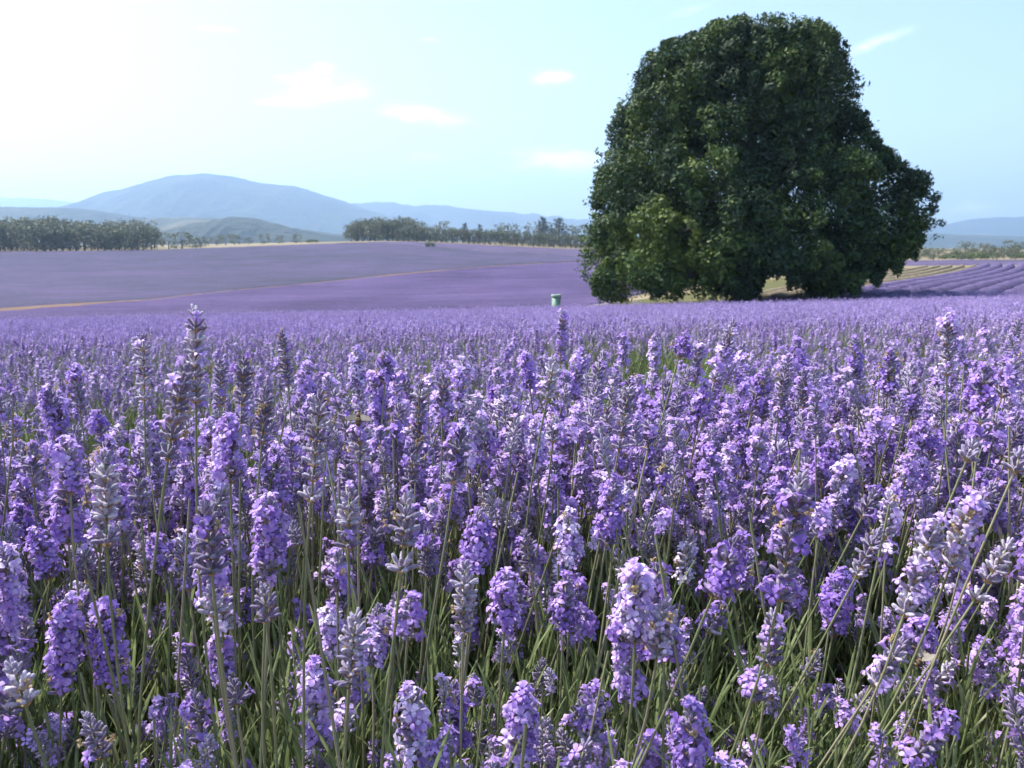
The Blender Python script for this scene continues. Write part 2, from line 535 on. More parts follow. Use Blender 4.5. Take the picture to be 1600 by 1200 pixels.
# hills ------------------------------------------------------------
def hill(name, skyline, Y0, depth, mat, label, seed, rough=.14, nu=260, nt=60):
    xs = [p[0] for p in skyline]; ys = [p[1] for p in skyline]
    px = np.linspace(xs[0], xs[-1], nu)
    # smooth the traced skyline
    k = max(3, nu // 60)
    py = np.interp(px, xs, ys)
    w = np.hanning(2 * k + 1); w /= w.sum()
    py = np.convolve(np.pad(py, (k, k), mode='edge'), w, 'valid')
    crest = np.array([zpix(a, Y0) for a in py]) + (fbm(px * .06, px * 0, seed) - .5) * .004 * Y0
    t = np.linspace(-1, 1, nt)
    P, T = np.meshgrid(px, t)
    Y = Y0 + T * depth
    X = (P - 800) / F * Y0 / 1.020 * (1 + .25 * T * depth / Y0)
    n0 = fbm(X / (depth * .12) + 3, Y / (depth * .9), seed + 9, 4) - .5
    prof = np.cos(T * math.pi / 2) ** np.clip(1.25 + 1.6 * n0, .6, 2.4)
    n = fbm(X / (depth * .22), Y / (depth * .35), seed + 5, 5) - .5
    base = ground_z(X, Y) - 6
    H = np.maximum(crest[None, :] - base, 4)
    Z = base + H * prof * (1 + rough * 6 * n * (1 - prof) * 1.2)
    V = np.stack([X, Y, Z], -1).reshape(-1, 3)
    o = link(bpy.data.objects.new(name, np_mesh(name, V, grid_faces(nt, nu), [mat], smooth=True)))
    return tag(o, label, kind='structure')


hill('mountain', [(-260, 372), (-60, 366), (60, 352), (150, 328), (200, 302), (245, 285), (290, 274), (325, 272), (370, 279), (420, 287), (470, 293), (520, 309),
                  (560, 323), (620, 340), (700, 356), (800, 372)], 4600, 1500, MAT['forest'], 'broad rounded blue mountain above the far plain', 11)
hill('mountain', [(380, 352), (480, 332), (560, 318), (610, 317), (650, 321), (690, 320), (715, 326), (760, 331), (800, 332), (850, 337), (915, 343), (1000, 350), (1120, 352),
                  (1250, 356), (1330, 366)], 6300, 1500, MAT['forest'], 'long low blue range behind the plantation', 23)
hill('mountain', [(1300, 370), (1380, 361), (1440, 354), (1480, 350), (1530, 342), (1580, 340), (1640, 342), (1720, 349), (1850, 346), (2000, 358), (2150, 372)], 5600, 1400,
     MAT['forest'], 'blue ridge beyond the scrubby gum trees', 31)
hill('hill', [(1280, 386), (1380, 372), (1450, 366), (1500, 366), (1560, 370), (1650, 374), (1800, 372), (2000, 384)], 3300, 700, MAT['forest'], 'low blue foothill below the ridge', 37)
hill('mountain', [(-900, 330), (-600, 312), (-300, 300), (-100, 306), (0, 308), (60, 311), (150, 317), (220, 322), (300, 330)], 8300, 900, MAT['forest'], 'faint far range fading into the pale sky', 41)
hill('hill', [(-700, 330), (-400, 322), (-100, 326), (30, 324), (110, 325), (170, 332), (230, 342), (320, 356), (400, 366)], 2600, 600, MAT['forest'], 'dark wooded ridge at the foot of the mountain', 43)
hill('hill', [(100, 372), (200, 352), (260, 341), (320, 341), (400, 348), (470, 358), (560, 370)], 2100, 420, MAT['farm'], 'half cleared tan foothill', 47)
hill('hill', [(200, 380), (260, 362), (310, 349), (360, 340), (400, 342), (440, 352), (480, 362), (540, 372), (600, 379)], 1600, 260, MAT['forest'], 'small dark wooded knoll before the mountain', 53)

# ------------------------------------------------------------------ trees
def leaf_cloud(centres, radii, squash, n_each, size, seed, droop=.0, inner=.35, scatter=.75):
    """leaf faces on and inside many lumps; returns quads and a tint for each vertex"""
    r = np.random.default_rng(seed)
    P = []; N = []; T = []
    for c, rad, n in zip(centres, radii, n_each):
        d = r.normal(size=(n, 3)); d /= np.linalg.norm(d, axis=1)[:, None]
        rr = rad * (1 - inner * r.random(n) ** 1.6) * (1 + .12 * r.normal(size=n))
        p = d * rr[:, None] * np.array([1, 1, squash])
        p[:, 2] -= droop * r.random(n) * rad * (d[:, 2] < .1)
        P.append(p + c); N.append(d)
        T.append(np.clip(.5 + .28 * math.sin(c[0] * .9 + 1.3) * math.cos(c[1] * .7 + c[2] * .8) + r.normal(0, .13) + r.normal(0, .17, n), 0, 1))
    P = np.concatenate(P); N = np.concatenate(N); T = np.concatenate(T)
    n = len(P)
    nn = N + r.normal(scale=scatter, size=(n, 3)); nn /= np.linalg.norm(nn, axis=1)[:, None]
    a = np.cross(nn, r.normal(size=(n, 3))); a /= np.linalg.norm(a, axis=1)[:, None] + 1e-9
    b = np.cross(nn, a)
    s = size * (0.5 + 1.15 * r.random(n) ** 1.5)
    L = (a * s[:, None]) ; W = (b * (s * .42)[:, None]); up = nn * (s * .14)[:, None]
    V = np.stack([P - L, P + W - up * 0, P + L - up, P - W], 1).reshape(-1, 3)
    Fq = np.arange(4 * n).reshape(-1, 4)
    return V, Fq, np.repeat(T, 4)


def tube(mb, pts, rads, sides=6, mat=0, cap=True):
    pts = [Vector(p) for p in pts]
    rings = []
    prev = None
    for i, p in enumerate(pts):
        d = (pts[min(i + 1, len(pts) - 1)] - pts[max(i - 1, 0)]).normalized()
        ref = Vector((1, 0, 0)) if prev is None else prev
        a = ref - d * ref.dot(d)
        if a.length < 1e-5:
            a = Vector((0, 1, 0)) - d * d.y
        a.normalize(); prev = a
        b = d.cross(a)
        rings.append([p + (a * math.cos(2 * math.pi * k / sides) + b * math.sin(2 * math.pi * k / sides)) * rads[i] for k in range(sides)])
    vs = [v for rg in rings for v in rg]
    fs = []
    for i in range(len(rings) - 1):
        for k in range(sides):
            fs.append((i * sides + k, i * sides + (k + 1) % sides, (i + 1) * sides + (k + 1) % sides, (i + 1) * sides + k))
    if cap:
        fs.append(tuple(range(sides))[::-1]); fs.append(tuple((len(rings) - 1) * sides + k for k in range(sides)))
    mb.add(vs, fs, mat)


# the one big tree ---------------------------------------------------
TREE_Y = 51.0
SIL = [(28, 1195, 1238), (36, 1110, 1262), (60, 1045, 1290), (80, 1012, 1303), (100, 996, 1303), (120, 984, 1322), (150, 966, 1335), (180, 952, 1335),
       (210, 946, 1345), (240, 932, 1372), (270, 926, 1396), (290, 922, 1432), (320, 918, 1446), (350, 914, 1448), (372, 913, 1428), (395, 911, 1424),
       (415, 911, 1416), (435, 913, 1402), (455, 922, 1380), (472, 936, 1350)]


def build_big_tree():
    r = np.random.default_rng(5)
    sy = [s[0] for s in SIL]; sl = [s[1] for s in SIL]; sr = [s[2] for s in SIL]
    axis_px = 1165.0
    X0 = at(axis_px, 400, TREE_Y).x
    z0 = gz(X0, TREE_Y)
    root = link(bpy.data.objects.new('broadleaf_tree', None)); root.location = (X0, TREE_Y, z0)
    tag(root, 'huge dark green broadleaf tree with foliage drooping to the ground', 'tree')

    def radii(py):
        l = np.interp(py, sy, sl); rr = np.interp(py, sy, sr)
        return (axis_px - l) / F * TREE_Y, (rr - axis_px) / F * TREE_Y
    C = []; RD = []; NE = []
    # bottom outline of the drooping skirt: (px, py of lowest leaves) on the near side
    skirt = pw([(915, 440), (935, 474), (985, 474), (1000, 456), (1022, 466), (1060, 467), (1072, 454), (1090, 470), (1185, 470), (1196, 425), (1224, 424), (1232, 460), (1300, 463),
                (1316, 444), (1336, 458), (1352, 430), (1370, 444), (1386, 414), (1402, 430), (1412, 398), (1424, 406), (1438, 372), (1450, 365)])
    # big boughs over the shell, smaller clumps on each
    boughs = []
    tries = 0
    while len(boughs) < 125 and tries < 20000:
        tries += 1
        py = 62 + 398 * r.random() if len(boughs) > 14 else 62 + 30 * r.random()
        l, rr_ = radii(py)
        ph = r.random() * 2 * math.pi
        cx = math.cos(ph); sx = math.sin(ph)
        rx = rr_ if cx > 0 else l
        rz = .5 * (l + rr_) * .85
        rb = 1.05 + 1.0 * r.random()
        if py < 110: rb = .85 + .4 * r.random()
        sh = .96
        x = cx * max(rx * sh - rb * .9, .1); y = sx * max(rz * sh - rb * .9, .1)
        z = zpix(py, TREE_Y)
        zl = zpix(40, TREE_Y)
        if any((x - b[0]) ** 2 + (y - b[1]) ** 2 + (z - b[2]) ** 2 < (0.60 * (rb + b[3])) ** 2 for b in boughs):
            continue
        boughs.append((x, y, z, rb))
    for x, y, z, rb in boughs:
        k = 9
        for q in range(k):
            d = r.normal(size=3); d /= np.linalg.norm(d)
            out = np.array([x, y, .6]) / (np.linalg.norm([x, y, .6]) + 1e-6)
            d = d + .6 * out + np.array([0, 0, .25]); d /= np.linalg.norm(d)
            rc = rb * (.34 + .22 * r.random())
            c = np.array([x, y, z]) + d * (rb - rc * .55)
            C.append(c); RD.append(rc); NE.append(int(130 + 260 * rc * rc))
        C.append(np.array([x, y, z])); RD.append(rb * .8); NE.append(int(70 * rb * rb))
    # fill of the inner crown
    for q in range(110):
        py = 60 + 350 * r.random(); l, rr_ = radii(py); ph = r.random() * 6.28; f = .75 * r.random() ** .5
        C.append(np.array([math.cos(ph) * f * (rr_ if math.cos(ph) > 0 else l), math.sin(ph) * f * .5 * (l + rr_) * .85, zpix(py, TREE_Y)])); RD.append(.9 + .6 * r.random()); NE.append(330)
    # inner layer of shaded leaves
    for q in range(520):
        py = 50 + 400 * r.random(); l, rr_ = radii(py); ph = r.random() * 6.28; f = .50 + .16 * r.random()
        C.append(np.array([math.cos(ph) * f * (rr_ if math.cos(ph) > 0 else l), math.sin(ph) * f * .5 * (l + rr_) * .85, zpix(py, TREE_Y) + r.normal(0, .3)])); RD.append(.75 + .3 * r.random()); NE.append(150)
    # small sprigs along the outline
    for q in range(260):
        i = r.integers(0, len(SIL) - 1); f = r.random()
        py = sy[i] + (sy[i + 1] - sy[i]) * f
        l, rr_ = radii(py)
        side = -1 if r.random() < .5 else 1
        rad = l if side < 0 else rr_
        ph = r.normal(0, .5)
        C.append(np.array([side * math.cos(ph) * (rad + r.normal(-.15, .18)), math.sin(ph) * rad * .8, zpix(py, TREE_Y) + r.normal(0, .25)]))
        RD.append(.16 + .22 * r.random()); NE.append(int(26 + 26 * r.random()))
    for q in range(70):       # sprigs over the top
        px = 1010 + 290 * r.random()
        ytop = min(np.interp(px, [s[1] for s in SIL[:8]][::-1], sy[:8][::-1]) if px < 1200 else np.interp(px, [s[2] for s in SIL[:5]], sy[:5]), 180)
        C.append(np.array([(px - axis_px) / F * TREE_Y, r.normal(0, 1.6), zpix(max(ytop, 30) + r.normal(9, 7), TREE_Y)])); RD.append(.18 + .25 * r.random()); NE.append(20)
    # hanging sprays round the bottom
    for q in range(230):
        px = 918 + 500 * r.random()
        low = skirt(px)
        py = low - 75 * r.random() ** 1.2 - 4
        l, rr_ = radii(min(py, 470))
        x = (px - axis_px) / F * TREE_Y
        rx = (l if x < 0 else rr_)
        yv = -math.sqrt(max(0, 1 - min(1, (x / rx) ** 2))) * rx * .8 * (1 if r.random() < .7 else -.6)
        rc = .35 + .4 * r.random()
        # stay above the traced skirt from where it hangs
        dist = TREE_Y + yv
        z = CAM_Z + ray(px, py)[1] * dist
        C.append(np.array([x * dist / TREE_Y, yv, z + rc * .4])); RD.append(rc); NE.append(int(90 + 300 * rc * rc))
    C = np.array(C); C[:, 2] -= z0
    V, Fq, T = leaf_cloud(C, RD, 1.0, NE, .11, 8, droop=.35, inner=.36, scatter=.45)
    # keep to the outline of the crown at each height, with bulges and hollows between the boughs
    cen = V.reshape(-1, 4, 3).mean(1)
    hz = np.array([zpix(a, TREE_Y) - z0 for a in sy])[::-1]
    rl = np.interp(cen[:, 2], hz, ((axis_px - np.array(sl)) / F * TREE_Y)[::-1]); rrt = np.interp(cen[:, 2], hz, ((np.array(sr) - axis_px) / F * TREE_Y)[::-1])
    rx = np.where(cen[:, 0] > 0, rrt, rl); ry = .5 * (rl + rrt) * .85
    rho = np.hypot(cen[:, 0] / rx, cen[:, 1] / ry)
    ang = np.arctan2(cen[:, 1], cen[:, 0])
    def billow(a, b, seed):
        return np.abs(2 * vnoise(a, b, seed) - 1) * .72 + .28 * np.abs(2 * vnoise(a * 2.3 + 7, b * 2.3, seed + 1) - 1)
    bl = billow(ang * 2.9 + 20, cen[:, 2] * .40 + 5, 77)
    fine = billow(ang * 7.5 + 3, cen[:, 2] * 1.0 + 9, 78)
    lim = .70 + .50 * bl + .12 * fine + .02 * r.normal(size=len(rho))
    # hollows bite less at the sides seen against the sky, where the outline is known
    side = np.abs(np.cos(ang)) ** 8
    lim = lim * (1 - side) + (.92 + .15 * fine + .06 * bl + .02 * r.normal(size=len(rho))) * side
    topz = hz[-1] - .5 + 1.3 * billow(cen[:, 0] * .45 + 4, cen[:, 1] * .45, 79) + .5 * vnoise(cen[:, 0] * 1.6, cen[:, 1] * 1.6, 80)
    keep = (rho < lim) & (cen[:, 2] < topz)
    T = np.clip(T.reshape(-1, 4)[keep] + (.6 * np.exp(-((cen[keep, 0] + 5.5) / 2.2) ** 2 - ((cen[keep, 2] - 3.2) / 2.4) ** 2))[:, None], 0, 1).reshape(-1)  # sunlit look of the lower left crown painted in as a brighter leaf tint
    V = V.reshape(-1, 4, 3)[keep].reshape(-1, 3)
    # nothing may sink into the ground, trim below the ragged skirt
    cen = V.reshape(-1, 4, 3).mean(1)
    depth = TREE_Y + cen[:, 1]
    pxs = 800 + (cen[:, 0] + X0) / depth * F
    low = np.interp(pxs, *zip(*[(p, skirt(p)) for p in range(900, 1440, 4)]))
    zmin = CAM_Z + np.array([ray(800, a)[1] for a in low]) * TREE_Y - z0
    keep = (cen[:, 2] > np.maximum(zmin + .12 * r.normal(size=len(zmin)), .15))
    T = T.reshape(-1, 4)[keep].reshape(-1)
    V = V.reshape(-1, 4, 3)[keep].reshape(-1, 3)
    Fq = np.arange(len(V)).reshape(-1, 4)
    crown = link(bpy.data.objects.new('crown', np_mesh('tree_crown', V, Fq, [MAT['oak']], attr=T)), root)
    mb = MB()
    pts = [(0, 0, -.2), (.05, 0, .5), (.0, .05, 1.6), (-.1, .1, 3.0), (-.05, 0, 5.0), (.1, 0, 8.0), (.2, 0, 12.0)]
    tube(mb, pts, [1.05, .8, .68, .62, .5, .32, .1], 14)
    trunk = link(bpy.data.objects.new('trunk', mb.mesh('tree_trunk', [MAT['bark']])), root)
    for i in range(16):
        b = boughs[(i * 5) % len(boughs)]
        h0 = 1.8 + 6.5 * r.random()
        e = Vector((b[0], b[1], b[2] - z0)); s = Vector((0, 0, min(h0, max(1.2, e.z - .5))))
        m = s.lerp(e, .5) + Vector((0, 0, .8))
        mb = MB(); tube(mb, [s, s.lerp(m, .55), m, m.lerp(e, .6), e], [.3, .24, .17, .11, .05], 7)
        link(bpy.data.objects.new('limb', mb.mesh('tree_limb', [MAT['bark']])), root)


build_big_tree()


# distant trees -------------------------------------------------------
def tree_kind(seed, kind):
    """crown and trunk meshes for a tree one metre high"""
    r = np.random.default_rng(seed)
    C = []; RD = []; NE = []
    if kind == 'gum':
        for q in range(16):
            h = .20 + .70 * r.random(); w = .30 * math.sin(min(1, (1.06 - h) / .62) * math.pi * .62 + .2)
            a = r.random() * 6.28
            C.append((math.cos(a) * w * r.random() ** .5, math.sin(a) * w * r.random() ** .5, h)); RD.append(.10 + .07 * r.random()); NE.append(34)
        sz = .035
    elif kind == 'bushy':
        for q in range(16):
            h = .12 + .74 * r.random(); w = .30 * math.sqrt(max(.05, 1 - ((h - .42) / .55) ** 2))
            a = r.random() * 6.28
            C.append((math.cos(a) * w, math.sin(a) * w, h)); RD.append(.13 + .07 * r.random()); NE.append(36)
        sz = .038
    elif kind == 'conifer':
        for q in range(20):
            h = .14 + .82 * (q + .5) / 20; w = .20 * (1.04 - h) + .02
            a = q * 2.4
            C.append((math.cos(a) * w, math.sin(a) * w, h)); RD.append(.055 + .13 * (1 - h)); NE.append(30)
        sz = .034
    else:   # low shrub
        for q in range(14):
            a = r.random() * 6.28; d = .75 * r.random() ** .5
            C.append((math.cos(a) * d, math.sin(a) * d * .7, .3 + .35 * r.random() * (1.1 - d))); RD.append(.28 + .1 * r.random()); NE.append(60)
        sz = .07
    V, Fq, T = leaf_cloud(np.array(C), RD, .85, NE, sz, seed + 1, 0, .6)
    V[:, 2] = np.maximum(V[:, 2], .02)
    mat = {'gum': MAT['gum'], 'bushy': MAT['gum'], 'conifer': MAT['conifer'], 'shrub': MAT['shrub']}[kind]
    crown = np_mesh(kind + '_crown', V, Fq, [mat], attr=T)
    mb = MB()
    h = {'gum': .8, 'bushy': .6, 'conifer': .9, 'shrub': .35}[kind]
    lean = r.normal(0, .03)
    tube(mb, [(0, 0, -.03), (lean * .3, 0, h * .35), (lean, 0, h * .7), (lean * 1.4, 0, h)], [.024, .019, .013, .005], 6)
    for k in range(3):
        a = r.random() * 6.28; h1 = h * (.45 + .15 * k)
        tube(mb, [(lean * .6, 0, h1), (lean + math.cos(a) * .1, math.sin(a) * .1, h1 + .1), (lean + math.cos(a) * .2, math.sin(a) * .2, h1 + .22)], [.011, .008, .003], 5)
    trunk = mb.mesh(kind + '_trunk', [MAT['gumbark'] if kind == 'gum' else MAT['bark']])
    return crown, trunk


KINDS = {k: [tree_kind(s + 10 * i, k) for i in range(4)] for s, k in enumerate(('gum', 'bushy', 'conifer', 'shrub'))}


def plant_tree(name, kind, X, Y, h, wide, label, cat, group=None):
    crown, trunk = random.choice(KINDS[kind])
    e = link(bpy.data.objects.new(name, None))
    e.location = (X, Y, gz(X, Y)); e.rotation_euler = (0, 0, random.random() * 6.28); e.scale = (h * wide, h * wide, h)
    tag(e, label, cat, group)
    link(bpy.data.objects.new('crown', crown), e)
    link(bpy.data.objects.new('trunk', trunk), e)


def tree_px(name, kind, px, top, Y, wide, label, cat, group=None):
    a, b = ray(px, top)
    X = a * Y
    h = CAM_Z + b * Y - gz(X, Y)
    plant_tree(name, kind, X, Y, max(h, 1.0), wide, label, cat, group)


rt = random.Random(3)
# the wood beyond the left slope: two staggered ranks
wood_top = pw([(-700, 330), (-300, 336), (0, 338), (60, 334), (110, 340), (170, 342), (215, 342), (235, 341), (248, 352), (262, 362), (285, 364)])
for rank, (Y, step) in enumerate(((312, 11), (330, 12), (352, 13))):
    px = -330 + rank * 5
    while px < 245:
        tree_px('gum_tree', 'gum' if rank and rt.random() < .6 else 'bushy', px, wood_top(px) + rt.uniform(-3, 9) - (0 if rank else -5), Y + rt.uniform(-5, 5), rt.uniform(1.0, 1.4),
                'grey green gum tree in the dense wood beside the greyish lavender slope', 'tree', 'gum trees of the dense wood')
        px += step * rt.uniform(.75, 1.25)
for px, top, Y in ((262, 362, 318), (283, 358, 322), (305, 368, 320), (312, 366, 330)):
    tree_px('bushy_tree', 'bushy', px, top, Y, 1.4, 'low dark bushy tree at the thin end of the wood', 'tree', 'bushy trees at the end of the wood')
for px, top in ((338, 366), (352, 364), (366, 363), (388, 368), (412, 362), (436, 366), (462, 362), (325, 369)):
    tree_px('paddock_tree', 'bushy', px, top, 430 + rt.uniform(-30, 40), rt.uniform(1.1, 1.6), 'small scattered tree in the dry paddock under the mountain', 'tree', 'scattered paddock trees')
# tall copse
cop = pw([(545, 348), (560, 340), (590, 337), (610, 336), (640, 337), (660, 348)])
for Y in (362, 375, 390):
    px = 548
    while px < 664:
        tree_px('copse_tree', 'bushy' if Y < 380 else 'gum', px, cop(px) + rt.uniform(-1, 6), Y + rt.uniform(-4, 4), rt.uniform(.95, 1.3), 'tall slim gum tree in the copse on the dry bank', 'tree', 'gum trees of the tall copse')
        px += rt.uniform(7, 12)
# plantation rank
pl = pw([(620, 352), (660, 352), (720, 354), (800, 358), (860, 361), (920, 365), (1060, 370)])
for Y in (352, 360):
    px = 622 if Y == 352 else 664
    while px < 1000:
        tree_px('plantation_tree', 'bushy', px, pl(px) + rt.uniform(-1, 3), Y + rt.uniform(-1.5, 1.5), rt.uniform(.9, 1.2), 'young tree in the even plantation rank behind the dry grass strip', 'tree', 'plantation trees')
        px += rt.uniform(7.5, 9.5)
for px, top, k, w in ((697, 343, 'bushy', 1.5), (726, 348, 'conifer', 1.2), (750, 350, 'conifer', 1.1), (780, 349, 'bushy', 1.7), (792, 346, 'bushy', 1.7), (835, 344, 'bushy', 1.3), (848, 338, 'conifer', 1.3),
                      (853, 345, 'bushy', 1.2), (873, 340, 'conifer', 1.7), (881, 347, 'bushy', 1.6), (908, 351, 'bushy', 1.7)):
    tree_px('conifer' if k == 'conifer' else 'dark_tree', k, px, top, 470, w,
            'dark pointed conifer standing above the plantation rank' if k == 'conifer' else 'dark round tree standing above the plantation rank', 'tree',
            'dark conifers above the plantation' if k == 'conifer' else 'dark round trees above the plantation')
# scrubby gums at the right
for px, top, k in ((1385, 400, 's'), (1410, 398, 's'), (1455, 387, 'b'), (1470, 391, 'b'), (1487, 387, 'b'), (1510, 375, 'g'), (1522, 384, 'b'), (1532, 379, 'g'), (1548, 376, 'g'), (1560, 385, 'b'), (1576, 372, 'g'), (1592, 374, 'g'),
                   (1608, 376, 'g'), (1625, 372, 'g'), (1650, 378, 'b'), (1675, 373, 'g'), (1445, 393, 's'), (1500, 390, 's'), (1540, 391, 's'), (1585, 388, 's')):
    kd = {'s': 'shrub', 'b': 'bushy', 'g': 'gum'}[k]
    tree_px({'s': 'shrub', 'b': 'bushy_tree', 'g': 'gum_tree'}[k], kd, px, top, 330 + rt.uniform(-15, 25), 1.5 if k != 's' else 1.6,
            {'s': 'low grey shrub below the scrubby gums beyond the curving rows', 'b': 'dense bushy tree among the scrubby gums beyond the curving rows', 'g': 'loose crowned gum tree beyond the curving lavender rows'}[k],
            'shrub' if k == 's' else 'tree', {'s': 'shrubs below the scrubby gums', 'b': 'bushy trees beyond the rows', 'g': 'gum trees beyond the rows'}[k])
for j in range(34):
    px = 1372 + j * 9.5 + rt.uniform(-4, 4)
    k = 's' if rt.random() < .45 else 'b'
    tree_px('shrub' if k == 's' else 'bushy_tree', 'shrub' if k == 's' else 'bushy', px, (396 if k == 's' else 386) + rt.uniform(-4, 3) - max(0, (px - 1450) * .02), rt.uniform(235, 300), 1.7 if k == 's' else 1.5,
            'low grey shrub below the scrubby gums beyond the curving rows' if k == 's' else 'dense bushy tree among the scrubby gums beyond the curving rows', 'shrub' if k == 's' else 'tree',
            'shrubs below the scrubby gums' if k == 's' else 'bushy trees beyond the rows')
a, b = ray(672, 381)
plant_tree('green_shrub', 'shrub', a * 304, 304, 2.3, .95, 'single round green shrub alone in the lavender slope', 'shrub')
a, b = ray(488, 376)
plant_tree('dry_shrub', 'shrub', a * 352, 352, 2.0, 1.5, 'low brown green shrub on the dry bank before the copse', 'shrub')


# ------------------------------------------------------------------ rows right of the tree
def crop_row(name, c, y0, y1, w, h, mat, seed, label, group):
    n = 320
    Ys = np.linspace(y0, y1, n)
    Xs = .645 * Ys - 2.5 + c - .0011 * (Ys - 90) ** 2
    prof = np.array([(-1, -.08), (-.86, .45), (-.5, .88), (0, 1), (.5, .88), (.86, .45), (1, -.08)])
    tx = np.gradient(Xs); ty = np.gradient(Ys); L = np.hypot(tx, ty); nx, ny = ty / L, -tx / L
    wob = 1 + .22 * (fbm(Ys * .9, Ys * 0 + seed, seed) - .5)
    V = np.zeros((n, len(prof), 3))
    for j, (s, hh) in enumerate(prof):
        X = Xs + nx * s * w * wob; Y = Ys + ny * s * w * wob
        lump = 1 + .4 * (fbm(X * 2.6, Y * 2.6, seed) - .5)
        V[:, j] = np.stack([X, Y, ground_z(X, Y) + h * hh * lump * np.minimum(1, np.minimum(np.arange(n), n - 1 - np.arange(n)) / 1.5)], -1)
    me = np_mesh(name, V.reshape(-1, 3), grid_faces(n, len(prof)), [mat], smooth=True)
    tag(link(bpy.data.objects.new(name, me)), label, 'crop row', group)


sheet('tilled_soil', U_(1225), U_(1700), lambda u: 50.0, lambda u: 131.0, .016, MAT['furrow'], 90, 60, .03, label='dark tilled soil between the crop rows', skirt=False)
for k in range(1, 6):
    crop_row('stubble_row', -10.7 - 1.75 * k, 52 + 1.2 * k, 131, .44, .42, MAT['stubble'], 60 + k, 'harvested tan lavender row curving beside the big tree', 'harvested tan rows')
for k in range(0, 24):
    crop_row('lavender_row', -10.7 + 1.75 * k, 49, 133 + .15 * k, .70, .62, MAT['rowpurple'], 90 + k, 'purple lavender row beside the harvested tan rows', 'curving purple rows')


# the bin -------------------------------------------------------------
def build_bin():
    Y = 49.3
    a, b = ray(869, 467)
    X = a * Y; z = gz(X, Y)
    e = link(bpy.data.objects.new('plastic_bin', None)); e.location = (X, Y, z)
    tag(e, 'pale green round plastic bin standing where the lavender ends', 'bin')
    top = CAM_Z + ray(869, 460)[1] * Y - z

    def lathe(prof, sides=28, mat='bin'):
        mb = MB()
        prof = [(r_ * .82, zz) for r_, zz in prof]
        vs = [(r_ * math.cos(2 * math.pi * k / sides), r_ * math.sin(2 * math.pi * k / sides), zz) for r_, zz in prof for k in range(sides)]
        fs = [(i * sides + k, i * sides + (k + 1) % sides, (i + 1) * sides + (k + 1) % sides, (i + 1) * sides + k) for i in range(len(prof) - 1) for k in range(sides)]
        mb.add(vs, fs)
        return mb.mesh('bin_piece', [MAT[mat]])
    h = top
    link(bpy.data.objects.new('body', lathe([(.02, .01), (.25, .01), (.255, .05), (.27, h * .3), (.285, h * .33), (.285, h * .36), (.275, h * .39), (.30, h * .9), (.285, h * .9), (.24, .08), (.01, .07)])), e)
    link(bpy.data.objects.new('rim', lathe([(.296, h * .9), (.325, h * .895), (.332, h * .94), (.33, h * .99), (.31, h), (.292, h * .985), (.29, h * .9)], mat='binrim')), e)
    for s in (-1, 1):
        mb = MB(); tube(mb, [(s * .24, -.09, h * .84), (s * .30, -.08, h * .85), (s * .31, 0, h * .855), (s * .30, .08, h * .85), (s * .24, .09, h * .84)], [.016] * 5, 8)
        link(bpy.data.objects.new('handle', mb.mesh('bin_handle', [MAT['binrim']])), e)


build_bin()


# ------------------------------------------------------------------ lavender
SC = 0.98          # whole head scale
WSC = 1.15         # scale of the traced widths


def calyx_geo(mb, M, sides=6, mat=0, rings=((0, .55), (.28, 1.0), (.75, 1.08), (1.0, .72)), length=.0078, rad=.00130):
    vs = []; fs = []
    for t, q in rings:
        for k in range(sides):
            a = 2 * math.pi * k / sides
            vs.append((math.cos(a) * rad * q, math.sin(a) * rad * q, t * length))
    n = len(rings)
    for i in range(n - 1):
        for k in range(sides):
            fs.append((i * sides + k, i * sides + (k + 1) % sides, (i + 1) * sides + (k + 1) % sides, (i + 1) * sides + k))
    vs.append((0, 0, length * 1.06))
    for k in range(sides):
        fs.append(((n - 1) * sides + k, (n - 1) * sides + (k + 1) % sides, n * sides))
    mb.add(vs, fs, mat, M)


